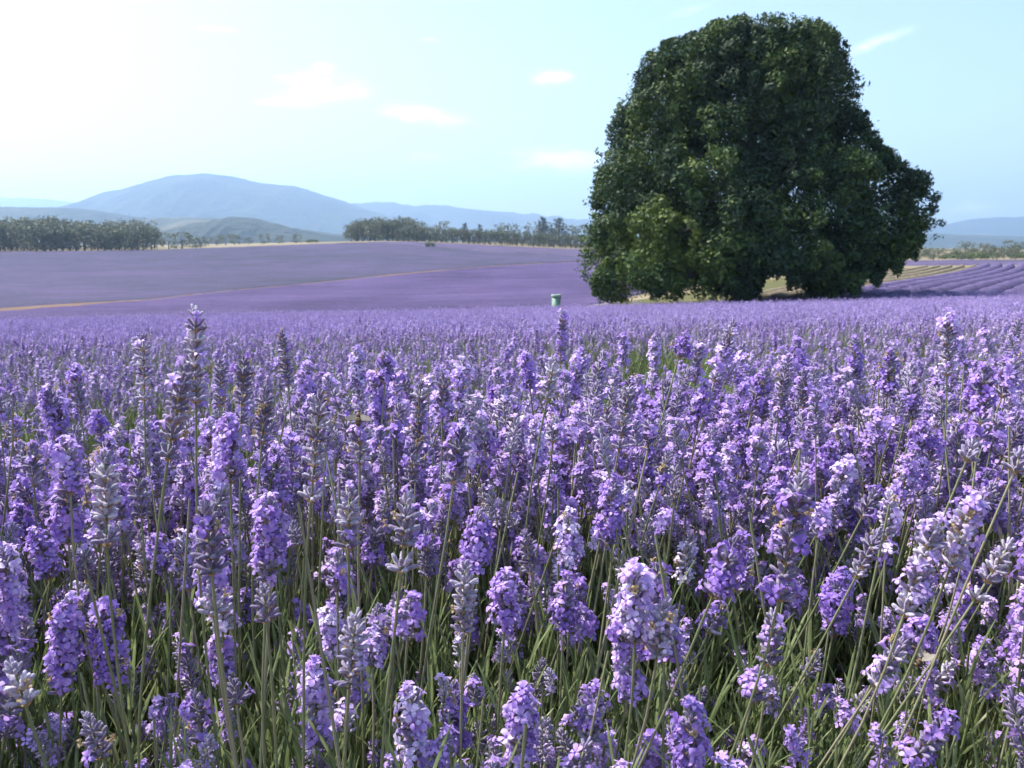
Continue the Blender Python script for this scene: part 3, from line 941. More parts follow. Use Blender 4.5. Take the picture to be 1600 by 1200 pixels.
def corolla_mb(seed, lod=0, mat=0):
    """two-lipped lavender flower; the throat is at the origin, it opens along +Z, the upper lip is towards +X"""
    r = random.Random(seed)
    mb = MB()
    if lod == 0:
        # tube
        rings = ((-.0035, .0007), (-.001, .0009), (.0012, .0014))
        vs = []; s = 6
        for z, q in rings:
            for k in range(s):
                a = 2 * math.pi * k / s
                vs.append((math.cos(a) * q, math.sin(a) * q, z))
        fs = [(i * s + k, i * s + (k + 1) % s, (i + 1) * s + (k + 1) % s, (i + 1) * s + k) for i in range(2) for k in range(s)]
        mb.add(vs, fs, mat)
    lobes = [(-.42, .0050, .0042, .25), (.42, .0050, .0042, .25), (1.75, .0034, .0030, .0), (-1.75, .0034, .0030, .0), (3.14, .0038, .0034, -.1)]
    for ang, ln, wd, lift in lobes:
        ang += r.uniform(-.18, .18); ln *= r.uniform(.85, 1.2); wd *= r.uniform(.9, 1.2)
        curl = r.uniform(-.35, .5); cup = r.uniform(.1, .5)
        if lod == 0:
            rows = [(.0, .30), (.35, .75), (.7, 1.0), (1.0, .55)]
            vs = []
            for t, w in rows:
                for sgn in (-1, 0, 1):
                    d = .0010 + ln * t
                    z = .0012 + ln * (lift * t + .55 * t * (1 - t) - curl * t * t) + (abs(sgn) * cup * wd * .35 * w) + r.uniform(-.0002, .0002)
                    y = sgn * wd * .5 * w
                    dd = d - (.0006 if sgn and t == 1.0 else 0)
                    vs.append((math.cos(ang) * dd - math.sin(ang) * y, math.sin(ang) * dd + math.cos(ang) * y, z))
            fs = [(3 * i + j, 3 * i + j + 1, 3 * i + j + 4, 3 * i + j + 3) for i in range(3) for j in range(2)]
        else:
            vs = []
            for t, w in ((0, .4), (.6, 1.0), (1.0, .5)):
                for sgn in (-1, 1):
                    d = .0010 + ln * t; y = sgn * wd * .5 * w
                    vs.append((math.cos(ang) * d - math.sin(ang) * y, math.sin(ang) * d + math.cos(ang) * y, .0012 + ln * (lift * t - curl * t * t)))
            fs = [(0, 1, 3, 2), (2, 3, 5, 4)]
        mb.add(vs, fs, mat)
    return mb


def slot_matrix(ang, tilt, rbase, z):
    """frame at a calyx base: +Z along the calyx, +X turned up the stem"""
    d = Vector((math.cos(ang) * math.sin(tilt), math.sin(ang) * math.sin(tilt), math.cos(tilt)))
    up = Vector((0, 0, 1)); x = (up - d * up.dot(d))
    if x.length < 1e-4: x = Vector((1, 0, 0))
    x.normalize(); y = d.cross(x)
    M = Matrix((x, y, d)).transposed().to_4x4()
    M.translation = Vector((math.cos(ang) * rbase, math.sin(ang) * rbase, z))
    return M


def whorl_slots(seed, n=9, tip=False):
    r = random.Random(seed)
    out = []
    if tip:
        for k in range(4):
            out.append(slot_matrix(k * 1.57 + r.uniform(-.3, .3), R(r.uniform(8, 24)), .0008, .0022 + r.uniform(-.0006, .0012)))
        for k in range(5):
            out.append(slot_matrix(k * 1.256 + r.uniform(-.2, .2), R(r.uniform(28, 46)), .0013, r.uniform(-.0010, .0006)))
    else:
        for k in range(n):
            two = k % 2
            out.append(slot_matrix(2 * math.pi * k / n + r.uniform(-.2, .2), R(r.uniform(30, 52) if two else r.uniform(52, 82)), .0015, (.0016 if two else -.0006) + r.uniform(-.0008, .0008)))
    return out


WH = []            # (mesh, slots) for the close spikes
for s in range(5):
    sl = whorl_slots(100 + s, 9 + s % 3)
    mb = MB()
    rr = random.Random(s)
    for M in sl:
        L = rr.uniform(.85, 1.15)
        calyx_geo(mb, M @ Matrix.Diagonal((1, 1, L, 1)), 6)
    # papery bracts under the ring
    for k in range(4):
        a = k * 1.57 + .4
        B = slot_matrix(a, R(72), .001, -.0018)
        mb.add([(-.0016, -.0010, 0), (.0, -.0020, .003), (0, 0, .0058), (0, .0020, .003), (-.0016, .0010, 0)], [(0, 1, 2, 3, 4)], 1, B)
    WH.append((mb.mesh('whorl', [MAT['calyx'], MAT['withered']]), sl))
TIPS = []
for s in range(3):
    sl = whorl_slots(200 + s, tip=True); mb = MB(); rr = random.Random(s)
    for M in sl:
        calyx_geo(mb, M @ Matrix.Diagonal((.9, .9, rr.uniform(.7, 1.05), 1)), 6)
    TIPS.append((mb.mesh('whorl_tip', [MAT['calyx']]), sl))
CORM = [corolla_mb(300 + s).mesh('corolla', [MAT['petal']]) for s in range(6)]
WITM = []
for s in range(2):
    m_ = corolla_mb(320 + s)
    m_.v = [(x * .45, y * .45, z * 1.1 + .001) for x, y, z in m_.v]
    WITM.append(m_.mesh('withered_flower', [MAT['withered']]))

OPEN = {'bloom': .62, 'half': .32, 'bud': .06}


def axis_frame(ax, roll):
    q = ax.to_track_quat('Z', 'Y')
    return q.to_matrix().to_4x4() @ Matrix.Rotation(roll, 4, 'Z')


def whorl_layout(L, r, gap):
    """heights of the whorls down the head from the tip, with the lowest one set apart on some heads"""
    sp = .0080 * SC
    n = max(1, int(round(L / sp)))
    zs = [L - .004 * SC - i * sp for i in range(n)]
    if gap and n >= 4:
        zs[-1] -= sp * .9
        if n >= 7: zs[-2] -= sp * .25
    return zs


def make_spike(base_of_head, ax, L, kind, label, seed, stalk_len, detailed, gap=False, foot=None):
    """one flowering stem: stalk, whorls, open flowers"""
    r = random.Random(seed)
    base = Vector(base_of_head)
    # the stalk bends from the head axis towards the heart of the plant
    if foot is None:
        foot = base - Vector((ax.x * .55, ax.y * .55, 1.0)).normalized() * stalk_len - Vector((ax.x, ax.y, 0)) * .06
    foot.z = max(foot.z, gz(foot.x, foot.y) + .04)
    ctrl = base - ax * stalk_len * .5
    root = link(bpy.data.objects.new('lavender_spike', None)); root.location = foot
    tag(root, label, 'lavender', 'lavender spikes of the front row')
    pts = []; rads = []
    nseg = 9
    for i in range(nseg + 1):
        t = i / nseg
        p = foot * (1 - t) ** 2 + ctrl * 2 * t * (1 - t) + base * t * t
        pts.append(p - foot + Vector((math.sin(t * 5 + seed), math.cos(t * 4 + seed * 1.7), 0)) * .0035 * math.sin(t * math.pi)); rads.append(.00105 - .0002 * t)
    pts.append(base + ax * (L - .004) - foot); rads.append(.0007)
    mb = MB(); tube(mb, pts, rads, 6)
    link(bpy.data.objects.new('stalk', mb.mesh('lavender_stalk', [MAT['stalk']])), root)
    tone = (r.random(), 1, 1, 1)
    for i, zz in enumerate(whorl_layout(L, r, gap)):
        me, slots = (TIPS[r.randrange(3)] if i == 0 else WH[r.randrange(5)])
        fat = SC * (.86 if i == 0 else r.uniform(.95, 1.12)) * (.92 if kind == 'bud' else 1.0)
        Mw = Matrix.Translation(base + ax * zz - foot) @ axis_frame(ax, r.random() * 6.28) @ Matrix.Scale(fat, 4)
        w = link(bpy.data.objects.new('whorl', me), root)
        w.matrix_basis = Mw
        w.color = tone
        frac = OPEN[kind]
        if kind == 'half': frac *= r.choice((.2, .8, 1.6))
        if i == 0: frac *= .6
        jm = None if detailed else MB()
        for sM in slots:
            if r.random() < frac:
                tip = sM @ Matrix.Translation((0, 0, .0085)) @ Matrix.Rotation(r.uniform(-.5, .5), 4, 'X') @ Matrix.Rotation(r.uniform(-.2, .7), 4, 'Y') @ Matrix.Rotation(r.uniform(-.5, .5), 4, 'Z') @ Matrix.Scale(r.uniform(.75, 1.25), 4)
                c = link(bpy.data.objects.new('corolla', CORM[r.randrange(6)]), w)
                c.matrix_basis = tip
                c.color = tone
            elif r.random() < .035:
                c = link(bpy.data.objects.new('withered_flower', WITM[r.randrange(2)]), w)
                c.matrix_basis = sM @ Matrix.Translation((0, 0, .0075)) @ Matrix.Scale(1.2, 4)
    return root


# spikes that can be picked out in the photograph: centre px at the tip, tip py, foot-of-head px, py, width px, kind, set-apart whorl
HEROES = [
    (305, 486, 311, 640, 50, 'bud', 0), (224, 527, 222, 622, 36, 'bud', 1), (290, 570, 270, 700, 54, 'bud', 1), (78, 615, 98, 702, 55, 'bloom', 0), (118, 577, 124, 645, 36, 'half', 0),
    (104, 690, 112, 778, 70, 'bloom', 0), (50, 697, 56, 762, 36, 'bud', 0), (24, 722, 22, 764, 28, 'bloom', 0), (360, 660, 358, 764, 68, 'bloom', 0), (382, 562, 377, 648, 42, 'bud', 1),
    (164, 712, 168, 840, 60, 'bud', 1), (345, 567, 343, 640, 32, 'bud', 0), (440, 522, 450, 602, 29, 'bud', 0), (557, 549, 562, 642, 38, 'bloom', 0), (585, 585, 594, 668, 44, 'bloom', 0),
    (607, 566, 604, 640, 30, 'half', 0), (657, 600, 650, 722, 37, 'bud', 1), (500, 618, 488, 765, 54, 'bud', 1), (562, 662, 566, 738, 48, 'bud', 0), (416, 608, 410, 692, 40, 'bud', 0),
    (508, 612, 506, 650, 34, 'bloom', 0), (430, 705, 438, 790, 50, 'bloom', 0), (474, 722, 470, 786, 34, 'bud', 0), (608, 690, 606, 748, 44, 'bloom', 0), (722, 566, 716, 638, 38, 'half', 0),
    (776, 586, 772, 652, 36, 'bloom', 0), (720, 676, 708, 762, 58, 'half', 0), (645, 702, 640, 752, 40, 'bud', 0), (880, 488, 876, 566, 26, 'half', 1), (908, 552, 898, 622, 38, 'bloom', 0),
    (866, 562, 854, 628, 36, 'bud', 0), (930, 606, 922, 648, 34, 'bloom', 0), (985, 596, 970, 694, 40, 'bud', 1), (1023, 530, 1021, 602, 25, 'half', 0), (1147, 505, 1118, 590, 38, 'half', 1),
    (1092, 536, 1086, 598, 32, 'half', 0), (1100, 602, 1096, 654, 45, 'bloom', 0), (1196, 582, 1190, 652, 32, 'half', 0), (1100, 660, 1090, 738, 42, 'bloom', 0), (868, 656, 872, 690, 45, 'half', 0),
    (1018, 652, 1008, 752, 40, 'half', 1), (1187, 680, 1182, 742, 50, 'bloom', 0), (962, 755, 945, 858, 60, 'bloom', 0), (888, 806, 892, 890, 60, 'bloom', 0), (990, 893, 992, 1008, 84, 'bloom', 0),
    (1040, 945, 1028, 1046, 74, 'half', 0), (968, 968, 990, 1085, 66, 'half', 1), (1150, 846, 1108, 930, 84, 'bloom', 0), (1172, 872, 1160, 934, 54, 'half', 0), (1078, 840, 1070, 914, 46, 'half', 0),
    (804, 908, 812, 988, 46, 'half', 0), (905, 918, 902, 956, 50, 'half', 0), (862, 974, 846, 1038, 38, 'half', 0), (1483, 492, 1478, 594, 42, 'half', 0), (1540, 576, 1524, 680, 50, 'half', 1),
    (1226, 576, 1222, 634, 31, 'bud', 0), (1256, 580, 1252, 642, 33, 'bud', 0), (1288, 584, 1282, 614, 34, 'bloom', 0), (1336, 530, 1334, 602, 29, 'half', 0), (1392, 550, 1388, 622, 36, 'half', 0),
    (1428, 600, 1422, 642, 40, 'half', 0), (1522, 690, 1506, 724, 50, 'bud', 0), (1596, 706, 1580, 742, 52, 'bud', 0), (1252, 746, 1220, 930, 74, 'half', 1), (1316, 900, 1300, 998, 60, 'bloom', 0),
    (1462, 822, 1414, 962, 70, 'half', 0), (1520, 782, 1488, 898, 70, 'half', 0), (1366, 770, 1350, 818, 55, 'half', 0), (1372, 832, 1352, 902, 46, 'bud', 0), (1578, 850, 1556, 936, 52, 'bud', 1),
    (106, 942, 94, 1085, 74, 'bloom', 0), (166, 950, 166, 1082, 74, 'bloom', 0), (8, 862, 6, 998, 70, 'bloom', 0), (322, 790, 330, 912, 66, 'bud', 0), (330, 925, 332, 968, 62, 'bud', 0), (422, 785, 418, 906, 78, 'bloom', 0),
    (412, 920, 414, 976, 60, 'bud', 0), (248, 1060, 252, 1168, 50, 'bloom', 0), (366, 1066, 364, 1102, 58, 'bud', 0), (324, 1008, 326, 1048, 44, 'bloom', 0), (438, 1006, 440, 1050, 46, 'bloom', 0),
    (192, 904, 190, 958, 44, 'bloom', 0), (58, 836, 70, 908, 64, 'bloom', 0), (104, 758, 108, 856, 66, 'bloom', 0), (492, 1046, 492, 1178, 74, 'bloom', 0), (556, 964, 540, 1094, 64, 'bud', 0),
    (642, 1080, 648, 1205, 80, 'bloom', 0), (712, 1090, 708, 1192, 60, 'half', 0), (816, 1085, 812, 1205, 80, 'bloom', 0), (622, 1020, 616, 1078, 50, 'bloom', 0), (742, 1040, 736, 1098, 40, 'half', 0),
    (642, 940, 640, 998, 72, 'bloom', 0), (726, 884, 724, 990, 56, 'bud', 0), (748, 804, 742, 892, 66, 'bloom', 0), (636, 776, 628, 884, 60, 'bud', 1), (668, 836, 666, 908, 50, 'half', 0),
    (546, 766, 544, 864, 56, 'bud', 0), (528, 866, 534, 928, 58, 'half', 0), (916, 1164, 910, 1240, 60, 'bud', 0), (914, 1090, 908, 1152, 46, 'bud', 0), (934, 1044, 926, 1084, 40, 'half', 0),
    (1080, 1110, 1078, 1230, 84, 'bloom', 0), (1176, 1164, 1172, 1260, 66, 'bloom', 0), (1210, 960, 1200, 1048, 64, 'half', 0), (1124, 950, 1114, 996, 54, 'half', 0), (1412, 1004, 1420, 1084, 64, 'half', 0),
    (1356, 1084, 1340, 1118, 50, 'half', 0), (1486, 1040, 1476, 1108, 56, 'half', 0), (1344, 1148, 1340, 1215, 54, 'bloom', 0), (1480, 1128, 1462, 1212, 70, 'half', 0), (1560, 1074, 1542, 1132, 50, 'bloom', 0),
    (1280, 1022, 1272, 1062, 42, 'bud', 0), (1066, 1048, 1060, 1092, 42, 'bud', 0), (1508, 930, 1496, 1002, 50, 'half', 0), (1254, 928, 1248, 966, 36, 'half', 0), (1600, 950, 1590, 1040, 56, 'half', 0),
    (20, 1040, 24, 1110, 70, 'bud', 0), (136, 1120, 140, 1190, 60, 'bud', 0), (545, 1155, 543, 1200, 50, 'bloom', 0), (215, 740, 214, 810, 40, 'bud', 0), (300, 745, 296, 800, 42, 'half', 0),
]
WID = {'bud': .0185, 'half': .0235, 'bloom': .0270}


NUM = 'one two three four five six seven eight nine ten eleven twelve thirteen fourteen fifteen sixteen seventeen eighteen'.split()


def kind_label(kind, L, lean, apart):
    n = max(1, int(round(L / (.0080 * SC))))
    rings = f'{NUM[min(n, 18) - 1]} flower ring{"s" if n > 1 else ""}'
    head = {'bud': 'grey budded lavender spike', 'half': 'partly open lavender spike', 'bloom': 'violet lavender spike in full bloom'}[kind]
    tail = ', the lowest set apart' if apart and n >= 4 else ''
    pose = 'strongly leaning' if abs(lean) > .38 else ('leaning' if abs(lean) > .17 else 'upright')
    return f'{pose} {head} with {rings}{tail}'


CUSTOM = {0: 'tallest grey budded lavender spike, rising above the far edge of the front field', 28: 'slender tall lavender spike reaching towards the green bin',
          34: 'tall leaning lavender spike of mixed buds rising towards the big tree', 44: 'thickest lavender spike in full bloom, standing over the green stems',
          18: 'grey budded lavender spike with a bee spread on its tip', 105: 'lavender spike of mixed buds with a brown bee clinging to its side'}


def fan(px, py):
    """sideways lean of a stem by where it stands in the plant (stems fan out from its heart)"""
    return .62 * np.clip((px - 420) / 1100, -.3, 1) * np.clip((py - 480) / 420, .12, 1)


COUNT = 0
for i, (x0, y0, x1, y1, w, kind, apart) in enumerate(HEROES):
    D = F * WID[kind] * WSC / w
    tip = at(x0, y0, D)
    low = at(x1, y1, D)
    # lean a little to or from the viewer as well
    r = random.Random(i)
    depth_lean = r.uniform(-.12, .12) - (.12 if y0 > 900 else 0)
    v = tip - low
    L = v.length
    ax0 = (v / L + Vector((0, depth_lean, 0)))
    if L < .04:                       # short heads say little about their lean: take it from the fan
        ax0 = Vector((fan(x0, y0), depth_lean, 1))
    ax = ax0.normalized()
    low = tip - ax * L
    lab = CUSTOM.get(i) or kind_label(kind, L, ax.x, apart)
    axs = ax.copy()
    fx = fan(x1, y1)
    foot = low - Vector((max(-.25, min(.75, .5 * ax.x + .6 * fx)), depth_lean * .6 - .10, 1)).normalized() * r.uniform(.36, .46)
    make_spike(low, ax, L, kind, lab, 1000 + i, .34, True, bool(apart), foot)
    COUNT += 1

# plan of the front row and the rows behind it -------------------------
ROW_SLOPE = .30
ROW_STEP = 1.62


def row_coord(X, Y):
    """position across the rows: whole numbers are row centres, halves are the gaps"""
    s = (Y - ROW_SLOPE * X - .0035 * X * X * np.sign(X)) / math.hypot(1, ROW_SLOPE)
    return (s - .80) / ROW_STEP


def row_q(X, Y):
    rc = row_coord(X, Y)
    k = np.round(rc)
    return k, (rc - k) * 2       # q in -1..1 across the row


def canopy(X, Y):
    """height of the flower tips over the ground"""
    k, q = row_q(X, Y)
    dome = .80 - .20 * np.clip(np.abs(q), 0, 1) ** 2.2
    return dome - .075 * (k > .5) + .07 * (fbm(X * 1.7, Y * 1.7, 5, 3) - .5)


def heap_pick(n, Ymin, Ymax, umax, r, dens=None):
    Y = np.sqrt(r.random(n) * (Ymax ** 2 - Ymin ** 2) + Ymin ** 2)
    X = (r.random(n) * 2 - 1) * umax * Y
    return X, Y


r1 = np.random.default_rng(21)
cand = []
X, Y = heap_pick(5200, .55, 1.60, .80, r1)
k, q = row_q(X, Y)
ok = (k == 0) & (np.abs(q) < .74)
X, Y, q = X[ok], Y[ok], q[ok]
Zt = canopy(X, Y) + r1.normal(0, .055, len(X)) + ground_z(X, Y) - .03
front = sorted(zip(X, Y, Zt, q), key=lambda p: p[1])
front_all = front
inview = [p for p in front if abs(p[0] / p[1]) < .59]
# thin the very near ones so that the picked-out spikes stay visible
inview = [p for j, p in enumerate(inview) if p[1] > .8 or (j % 3 == 0 and p[2] < .80)]
singles = inview[::max(1, len(inview) // 520)][:300 - COUNT]
used = set(singles)
for j, p in enumerate(singles):
    r = random.Random(5000 + j)
    x, y, z, q = p
    kind = r.choices(('bloom', 'half', 'bud'), (.32, .38, .30))[0]
    L = r.uniform(.020, .048)
    ax = Vector((.10 + .38 * x + r.gauss(0, .17), -.06 + .1 * q + r.gauss(0, .17), 1)).normalized()
    apart = r.random() < .35
    low = Vector((x, y, z)) - ax * L
    make_spike(low, ax, L, kind, kind_label(kind, L, ax.x, apart), 7000 + j, r.uniform(.30, .40), True, apart)
    COUNT += 1


# mass of lavender further back: joined stuff -------------------------
def gn_scatter(name, sources, P, Rt, S, I, label):
    """scatter whole source meshes over points by geometry nodes"""
    me = bpy.data.meshes.new(name)
    me.vertices.add(len(P)); me.vertices.foreach_set('co', np.ascontiguousarray(P, np.float32).ravel())
    a = me.attributes.new('rot', 'FLOAT_VECTOR', 'POINT'); a.data.foreach_set('vector', np.ascontiguousarray(Rt, np.float32).ravel())
    a = me.attributes.new('scl', 'FLOAT', 'POINT'); a.data.foreach_set('value', np.ascontiguousarray(S, np.float32))
    a = me.attributes.new('pick', 'INT', 'POINT'); a.data.foreach_set('value', np.ascontiguousarray(I, np.int32))
    o = link(bpy.data.objects.new(name, me))
    o.color = (.56, 1, 1, 1)
    src = bpy.data.collections.new(name + '_sources')
    for k_, m_ in enumerate(sources):
        src.objects.link(bpy.data.objects.new(f'{name}_source_{k_:02d}', m_))
    ng = bpy.data.node_groups.new(name, 'GeometryNodeTree')
    ng.interface.new_socket('Geometry', in_out='INPUT', socket_type='NodeSocketGeometry')
    ng.interface.new_socket('Geometry', in_out='OUTPUT', socket_type='NodeSocketGeometry')
    gi = ng.nodes.new('NodeGroupInput'); go = ng.nodes.new('NodeGroupOutput')
    ci = ng.nodes.new('GeometryNodeCollectionInfo'); ci.inputs['Collection'].default_value = src
    ci.inputs['Separate Children'].default_value = True; ci.inputs['Reset Children'].default_value = True
    ip = ng.nodes.new('GeometryNodeInstanceOnPoints'); ip.inputs['Pick Instance'].default_value = True

    def named(nm, dt):
        n = ng.nodes.new('GeometryNodeInputNamedAttribute'); n.data_type = dt; n.inputs['Name'].default_value = nm
        return n.outputs['Attribute']
    L = ng.links.new
    L(gi.outputs[0], ip.inputs['Points']); L(ci.outputs[0], ip.inputs['Instance'])
    L(named('pick', 'INT'), ip.inputs['Instance Index']); L(named('rot', 'FLOAT_VECTOR'), ip.inputs['Rotation']); L(named('scl', 'FLOAT'), ip.inputs['Scale'])
    L(ip.outputs[0], go.inputs[0])
    md = o.modifiers.new('scatter', 'NODES'); md.node_group = ng
    return tag(o, label, kind='stuff')


COR1 = [corolla_mb(400 + s, 1) for s in range(4)]


def spike_mesh(seed, kind, stalk=.36):
    """a whole spike as one light mesh, foot of the head at the origin"""
    r = random.Random(seed); mb = MB()
    L = r.uniform(.022, .050)
    bend = r.uniform(-.04, .04)
    tube(mb, [(bend, .0, -stalk), (bend * .3, 0, -stalk * .5), (0, 0, 0), (0, 0, L - .004)], [.0011, .0010, .0009, .0006], 4, 2, cap=False)
    for i, zz in enumerate(whorl_layout(L, r, r.random() < .4)):
        slots = whorl_slots(seed * 13 + i, 8, tip=(i == 0))
        Mw = Matrix.Translation((0, 0, zz)) @ Matrix.Rotation(r.random() * 6.28, 4, 'Z') @ Matrix.Scale(SC * r.uniform(.95, 1.12), 4)
        frac = OPEN[kind] * (r.choice((.3, .9, 1.5)) if kind == 'half' else 1)
        for sM in slots:
            calyx_geo(mb, Mw @ sM, 4, 0, ((0, .6), (.5, 1.1), (1.0, .75)))
            if r.random() < frac:
                c = COR1[r.randrange(4)]
                mb.merge(c, Mw @ sM @ Matrix.Translation((0, 0, .0085)) @ Matrix.Rotation(r.uniform(-.2, .7), 4, 'Y') @ Matrix.Rotation(r.uniform(-.5, .5), 4, 'X') @ Matrix.Scale(r.uniform(.75, 1.15), 4), {0: 1})
    return mb.mesh('spike', [MAT['calyx'], MAT['petal'], MAT['stalk']])


SPK = [spike_mesh(s, ('bloom', 'half', 'half', 'bud', 'half', 'bloom', 'bud', 'bud', 'half', 'bloom', 'half', 'bud', 'half', 'bloom')[s]) for s in range(14)]


def lean_rot(X, Y, q, r, amt=.20, out=.25):
    n = len(X)
    lx = .10 + .10 * np.clip(X / np.maximum(Y, .5), -1, 1) + r.normal(0, amt, n); ly = out * q + r.normal(0, amt, n)
    return np.stack([-np.arctan(ly), np.arctan(lx), r.random(n) * 6.28], -1)


def build_mid():
    r = np.random.default_rng(33)
    P = []; RT = []; S = []; I = []
    # rest of the front row
    fx = np.array([p for p in front_all if p not in used and (p[1] > .85 or abs(p[0] / p[1]) > .6)])
    keep = r.random(len(fx)) < .72
    fx = fx[keep]
    P.append(np.stack([fx[:, 0], fx[:, 1], fx[:, 2] - .05 - .02 * r.random(len(fx))], -1)); RT.append(lean_rot(fx[:, 0], fx[:, 1], fx[:, 3], r)); S.append(.9 + .25 * r.random(len(fx)))
    # rows up to 6.5 m
    X, Y = heap_pick(32000, 1.2, 6.6, .86, r)
    k, q = row_q(X, Y)
    ok = (k >= 1) & (np.abs(q) < np.where(k == 1, .66, .76)) & (r.random(len(X)) < np.where(Y < 3.5, 1, .8)) & (fbm(X * 1.5, Y * 1.5, 9, 3) > .30)
    X, Y, q = X[ok], Y[ok], q[ok]
    Z = ground_z(X, Y) + canopy(X, Y) - .05 + r.normal(0, .04, len(X))
    P.append(np.stack([X, Y, Z], -1)); RT.append(lean_rot(X, Y, q, r)); S.append(.62 + .28 * r.random(len(X)))
    # low late heads on the near flank of the front row
    n = 800
    Y = r.uniform(.42, 1.0, n); X = r.uniform(-.62, .66, n) * Y
    Z = ground_z(X, Y) + .40 + .26 * r.random(n)
    P.append(np.stack([X, Y, Z], -1)); RT.append(lean_rot(X, Y, np.zeros(n) - .6, r, .2)); S.append(.55 + .35 * r.random(n))
    P = np.concatenate(P); RT = np.concatenate(RT); S = np.concatenate(S)
    gn_scatter('lavender_mass', SPK, P, RT, S, r.integers(0, len(SPK), len(P)), 'dense flowering lavender of the rows behind the front plants')


build_mid()


def patch_mesh(seed, w=.34, n=15):
    """a tuft of simple spikes for the rows further off"""
    r = random.Random(seed); mb = MB()
    for j in range(n):
        x = r.uniform(-w, w) * .5; y = r.uniform(-w, w) * .5; z = r.gauss(0, .045)
        lean = Vector((r.gauss(.08, .14), r.gauss(0, .12), 1)).normalized()
        M = Matrix.Translation((x, y, z)) @ axis_frame(lean, r.random() * 6.28)
        L = r.uniform(.035, .06)
        mb.add([(-.0016, 0, -.22), (.0016, 0, -.22), (.0012, 0, 0), (-.0012, 0, 0)], [(0, 1, 2, 3)], 1, M)
        nz = int(L / .012)
        for i in range(nz):
            zz = L * (i + .5) / nz; rd = .0105 * r.uniform(.75, 1.15) * (1 - .35 * i / nz)
            ring = [(math.cos(a) * rd * r.uniform(.8, 1.2), math.sin(a) * rd * r.uniform(.8, 1.2), zz + r.uniform(-.002, .002)) for a in [k * 1.257 + r.random() for k in range(5)]]
            vs = ring + [(0, 0, zz - .005), (0, 0, zz + .008)]
            fs = [(k, (k + 1) % 5, 6) for k in range(5)] + [((k + 1) % 5, k, 5) for k in range(5)]
            mb.add(vs, fs, 0, M)
        for c in range(5):
            a = r.random() * 6.28; zz = r.uniform(.1, 1) * L; d = .012
            cx, cy = math.cos(a) * d, math.sin(a) * d
            s = .0055
            mb.add([(cx - cy / d * s, cy + cx / d * s, zz - s), (cx + cy / d * s, cy - cx / d * s, zz - s * .5), (cx * 1.1 + cy / d * s, cy * 1.1 - cx / d * s, zz + s), (cx * 1.1 - cy / d * s * .6, cy * 1.1 + cx / d * s * .6, zz + s)], [(0, 1, 2, 3)], 0, M)
    return mb.mesh('tuft', [MAT['flowers_far'], MAT['stalk']], smooth=False)


def build_far():
    r = np.random.default_rng(44)
    tufts = [patch_mesh(600 + s) for s in range(7)]
    P = []; S = []; RT = []
    for y0, y1, n, sc in ((5.6, 14, 6400, .84), (14, 28, 10500, 1.05), (28, 48.5, 11500, 1.45)):
        X, Y = heap_pick(n, y0, y1, .88, r)
        k, q = row_q(X, Y)
        ok = (np.abs(q) < np.where(Y < 14, .76, .86)) & (fbm(X * .8, Y * .8, 9, 3) > .29)
        X, Y = X[ok], Y[ok]
        Z = ground_z(X, Y) + canopy(X, Y) - .05
        P.append(np.stack([X, Y, Z], -1)); S.append(sc * (.85 + .3 * r.random(len(X))))
        RT.append(np.stack([r.normal(0, .05, len(X)), r.normal(0, .05, len(X)), r.random(len(X)) * 6.28], -1))
    P = np.concatenate(P); S = np.concatenate(S); RT = np.concatenate(RT)
    gn_scatter('lavender_mass', tufts, P, RT, S, r.integers(0, 7, len(P)), 'lavender field receding to the edge of the slope')


build_far()


# green mass under the flowers ----------------------------------------
def build_mounds():
    Ys = np.concatenate([np.linspace(-.6, 9, 150), np.exp(np.linspace(math.log(9.2), math.log(49), 120))])
    us = np.linspace(-1, 1, 260)
    U, Y = np.meshgrid(us, Ys)
    X = U * (.95 * np.maximum(Y, 0) + 2.2)
    k, q = row_q(X, Y)
    prof = np.clip(1 - np.abs(q) ** 3 * 1.25, 0, 1)
    top = np.where(k <= 0, .30, .50)
    top = np.where(k < 0, .12, top)
    Z = ground_z(X, Y) - .04 + prof * top * (1 + .35 * (fbm(X * 5, Y * 5, 4, 3) - .5))
    Z = np.where(Y > 48.4, ground_z(X, Y) - .05, Z)
    V = np.stack([X, Y, Z], -1).reshape(-1, 3)
    o = link(bpy.data.objects.new('lavender_foliage', np_mesh('lavender_foliage', V, grid_faces(len(Ys), len(us)), [MAT['mound']], smooth=True)))
    tag(o, 'dark green leafy mass under the lavender flowers', kind='stuff')


build_mounds()


def shoot_mesh(seed):
    r = random.Random(seed); mb = MB()
    H = r.uniform(.10, .17)
    tube(mb, [(0, 0, 0), (r.uniform(-.006, .006), 0, H * .6), (r.uniform(-.012, .012), 0, H)], [.0015, .0012, .0007], 4, 0, cap=False)
    n = 16
    for j in range(n):
        z = H * (.05 + .95 * j / n); a = j * 1.62 + r.uniform(-.3, .3)
        ln = r.uniform(.040, .070) * (1.1 - .3 * j / n); wd = r.uniform(.0009, .0014); til = R(r.uniform(6, 26))
        d0 = Vector((math.cos(a), math.sin(a), 0)); sd = Vector((-math.sin(a), math.cos(a), 0))
        p0 = Vector((0, 0, z)); vs = []
        for t, w in ((0, .6), (.4, 1), (.8, .8), (1.0, .15)):
            c = p0 + (d0 * math.sin(til) * (t + .25 * t * t) + Vector((0, 0, math.cos(til))) * (t - .12 * t * t)) * ln
            vs += [c - sd * wd * w, c + d0 * (-wd * .5 * w), c + sd * wd * w]
        fs = [(3 * i + k_, 3 * i + k_ + 1, 3 * i + k_ + 4, 3 * i + k_ + 3) for i in range(3) for k_ in range(2)]
        mb.add(vs, fs, 0)
    return mb.mesh('shoot', [MAT['leaf']])


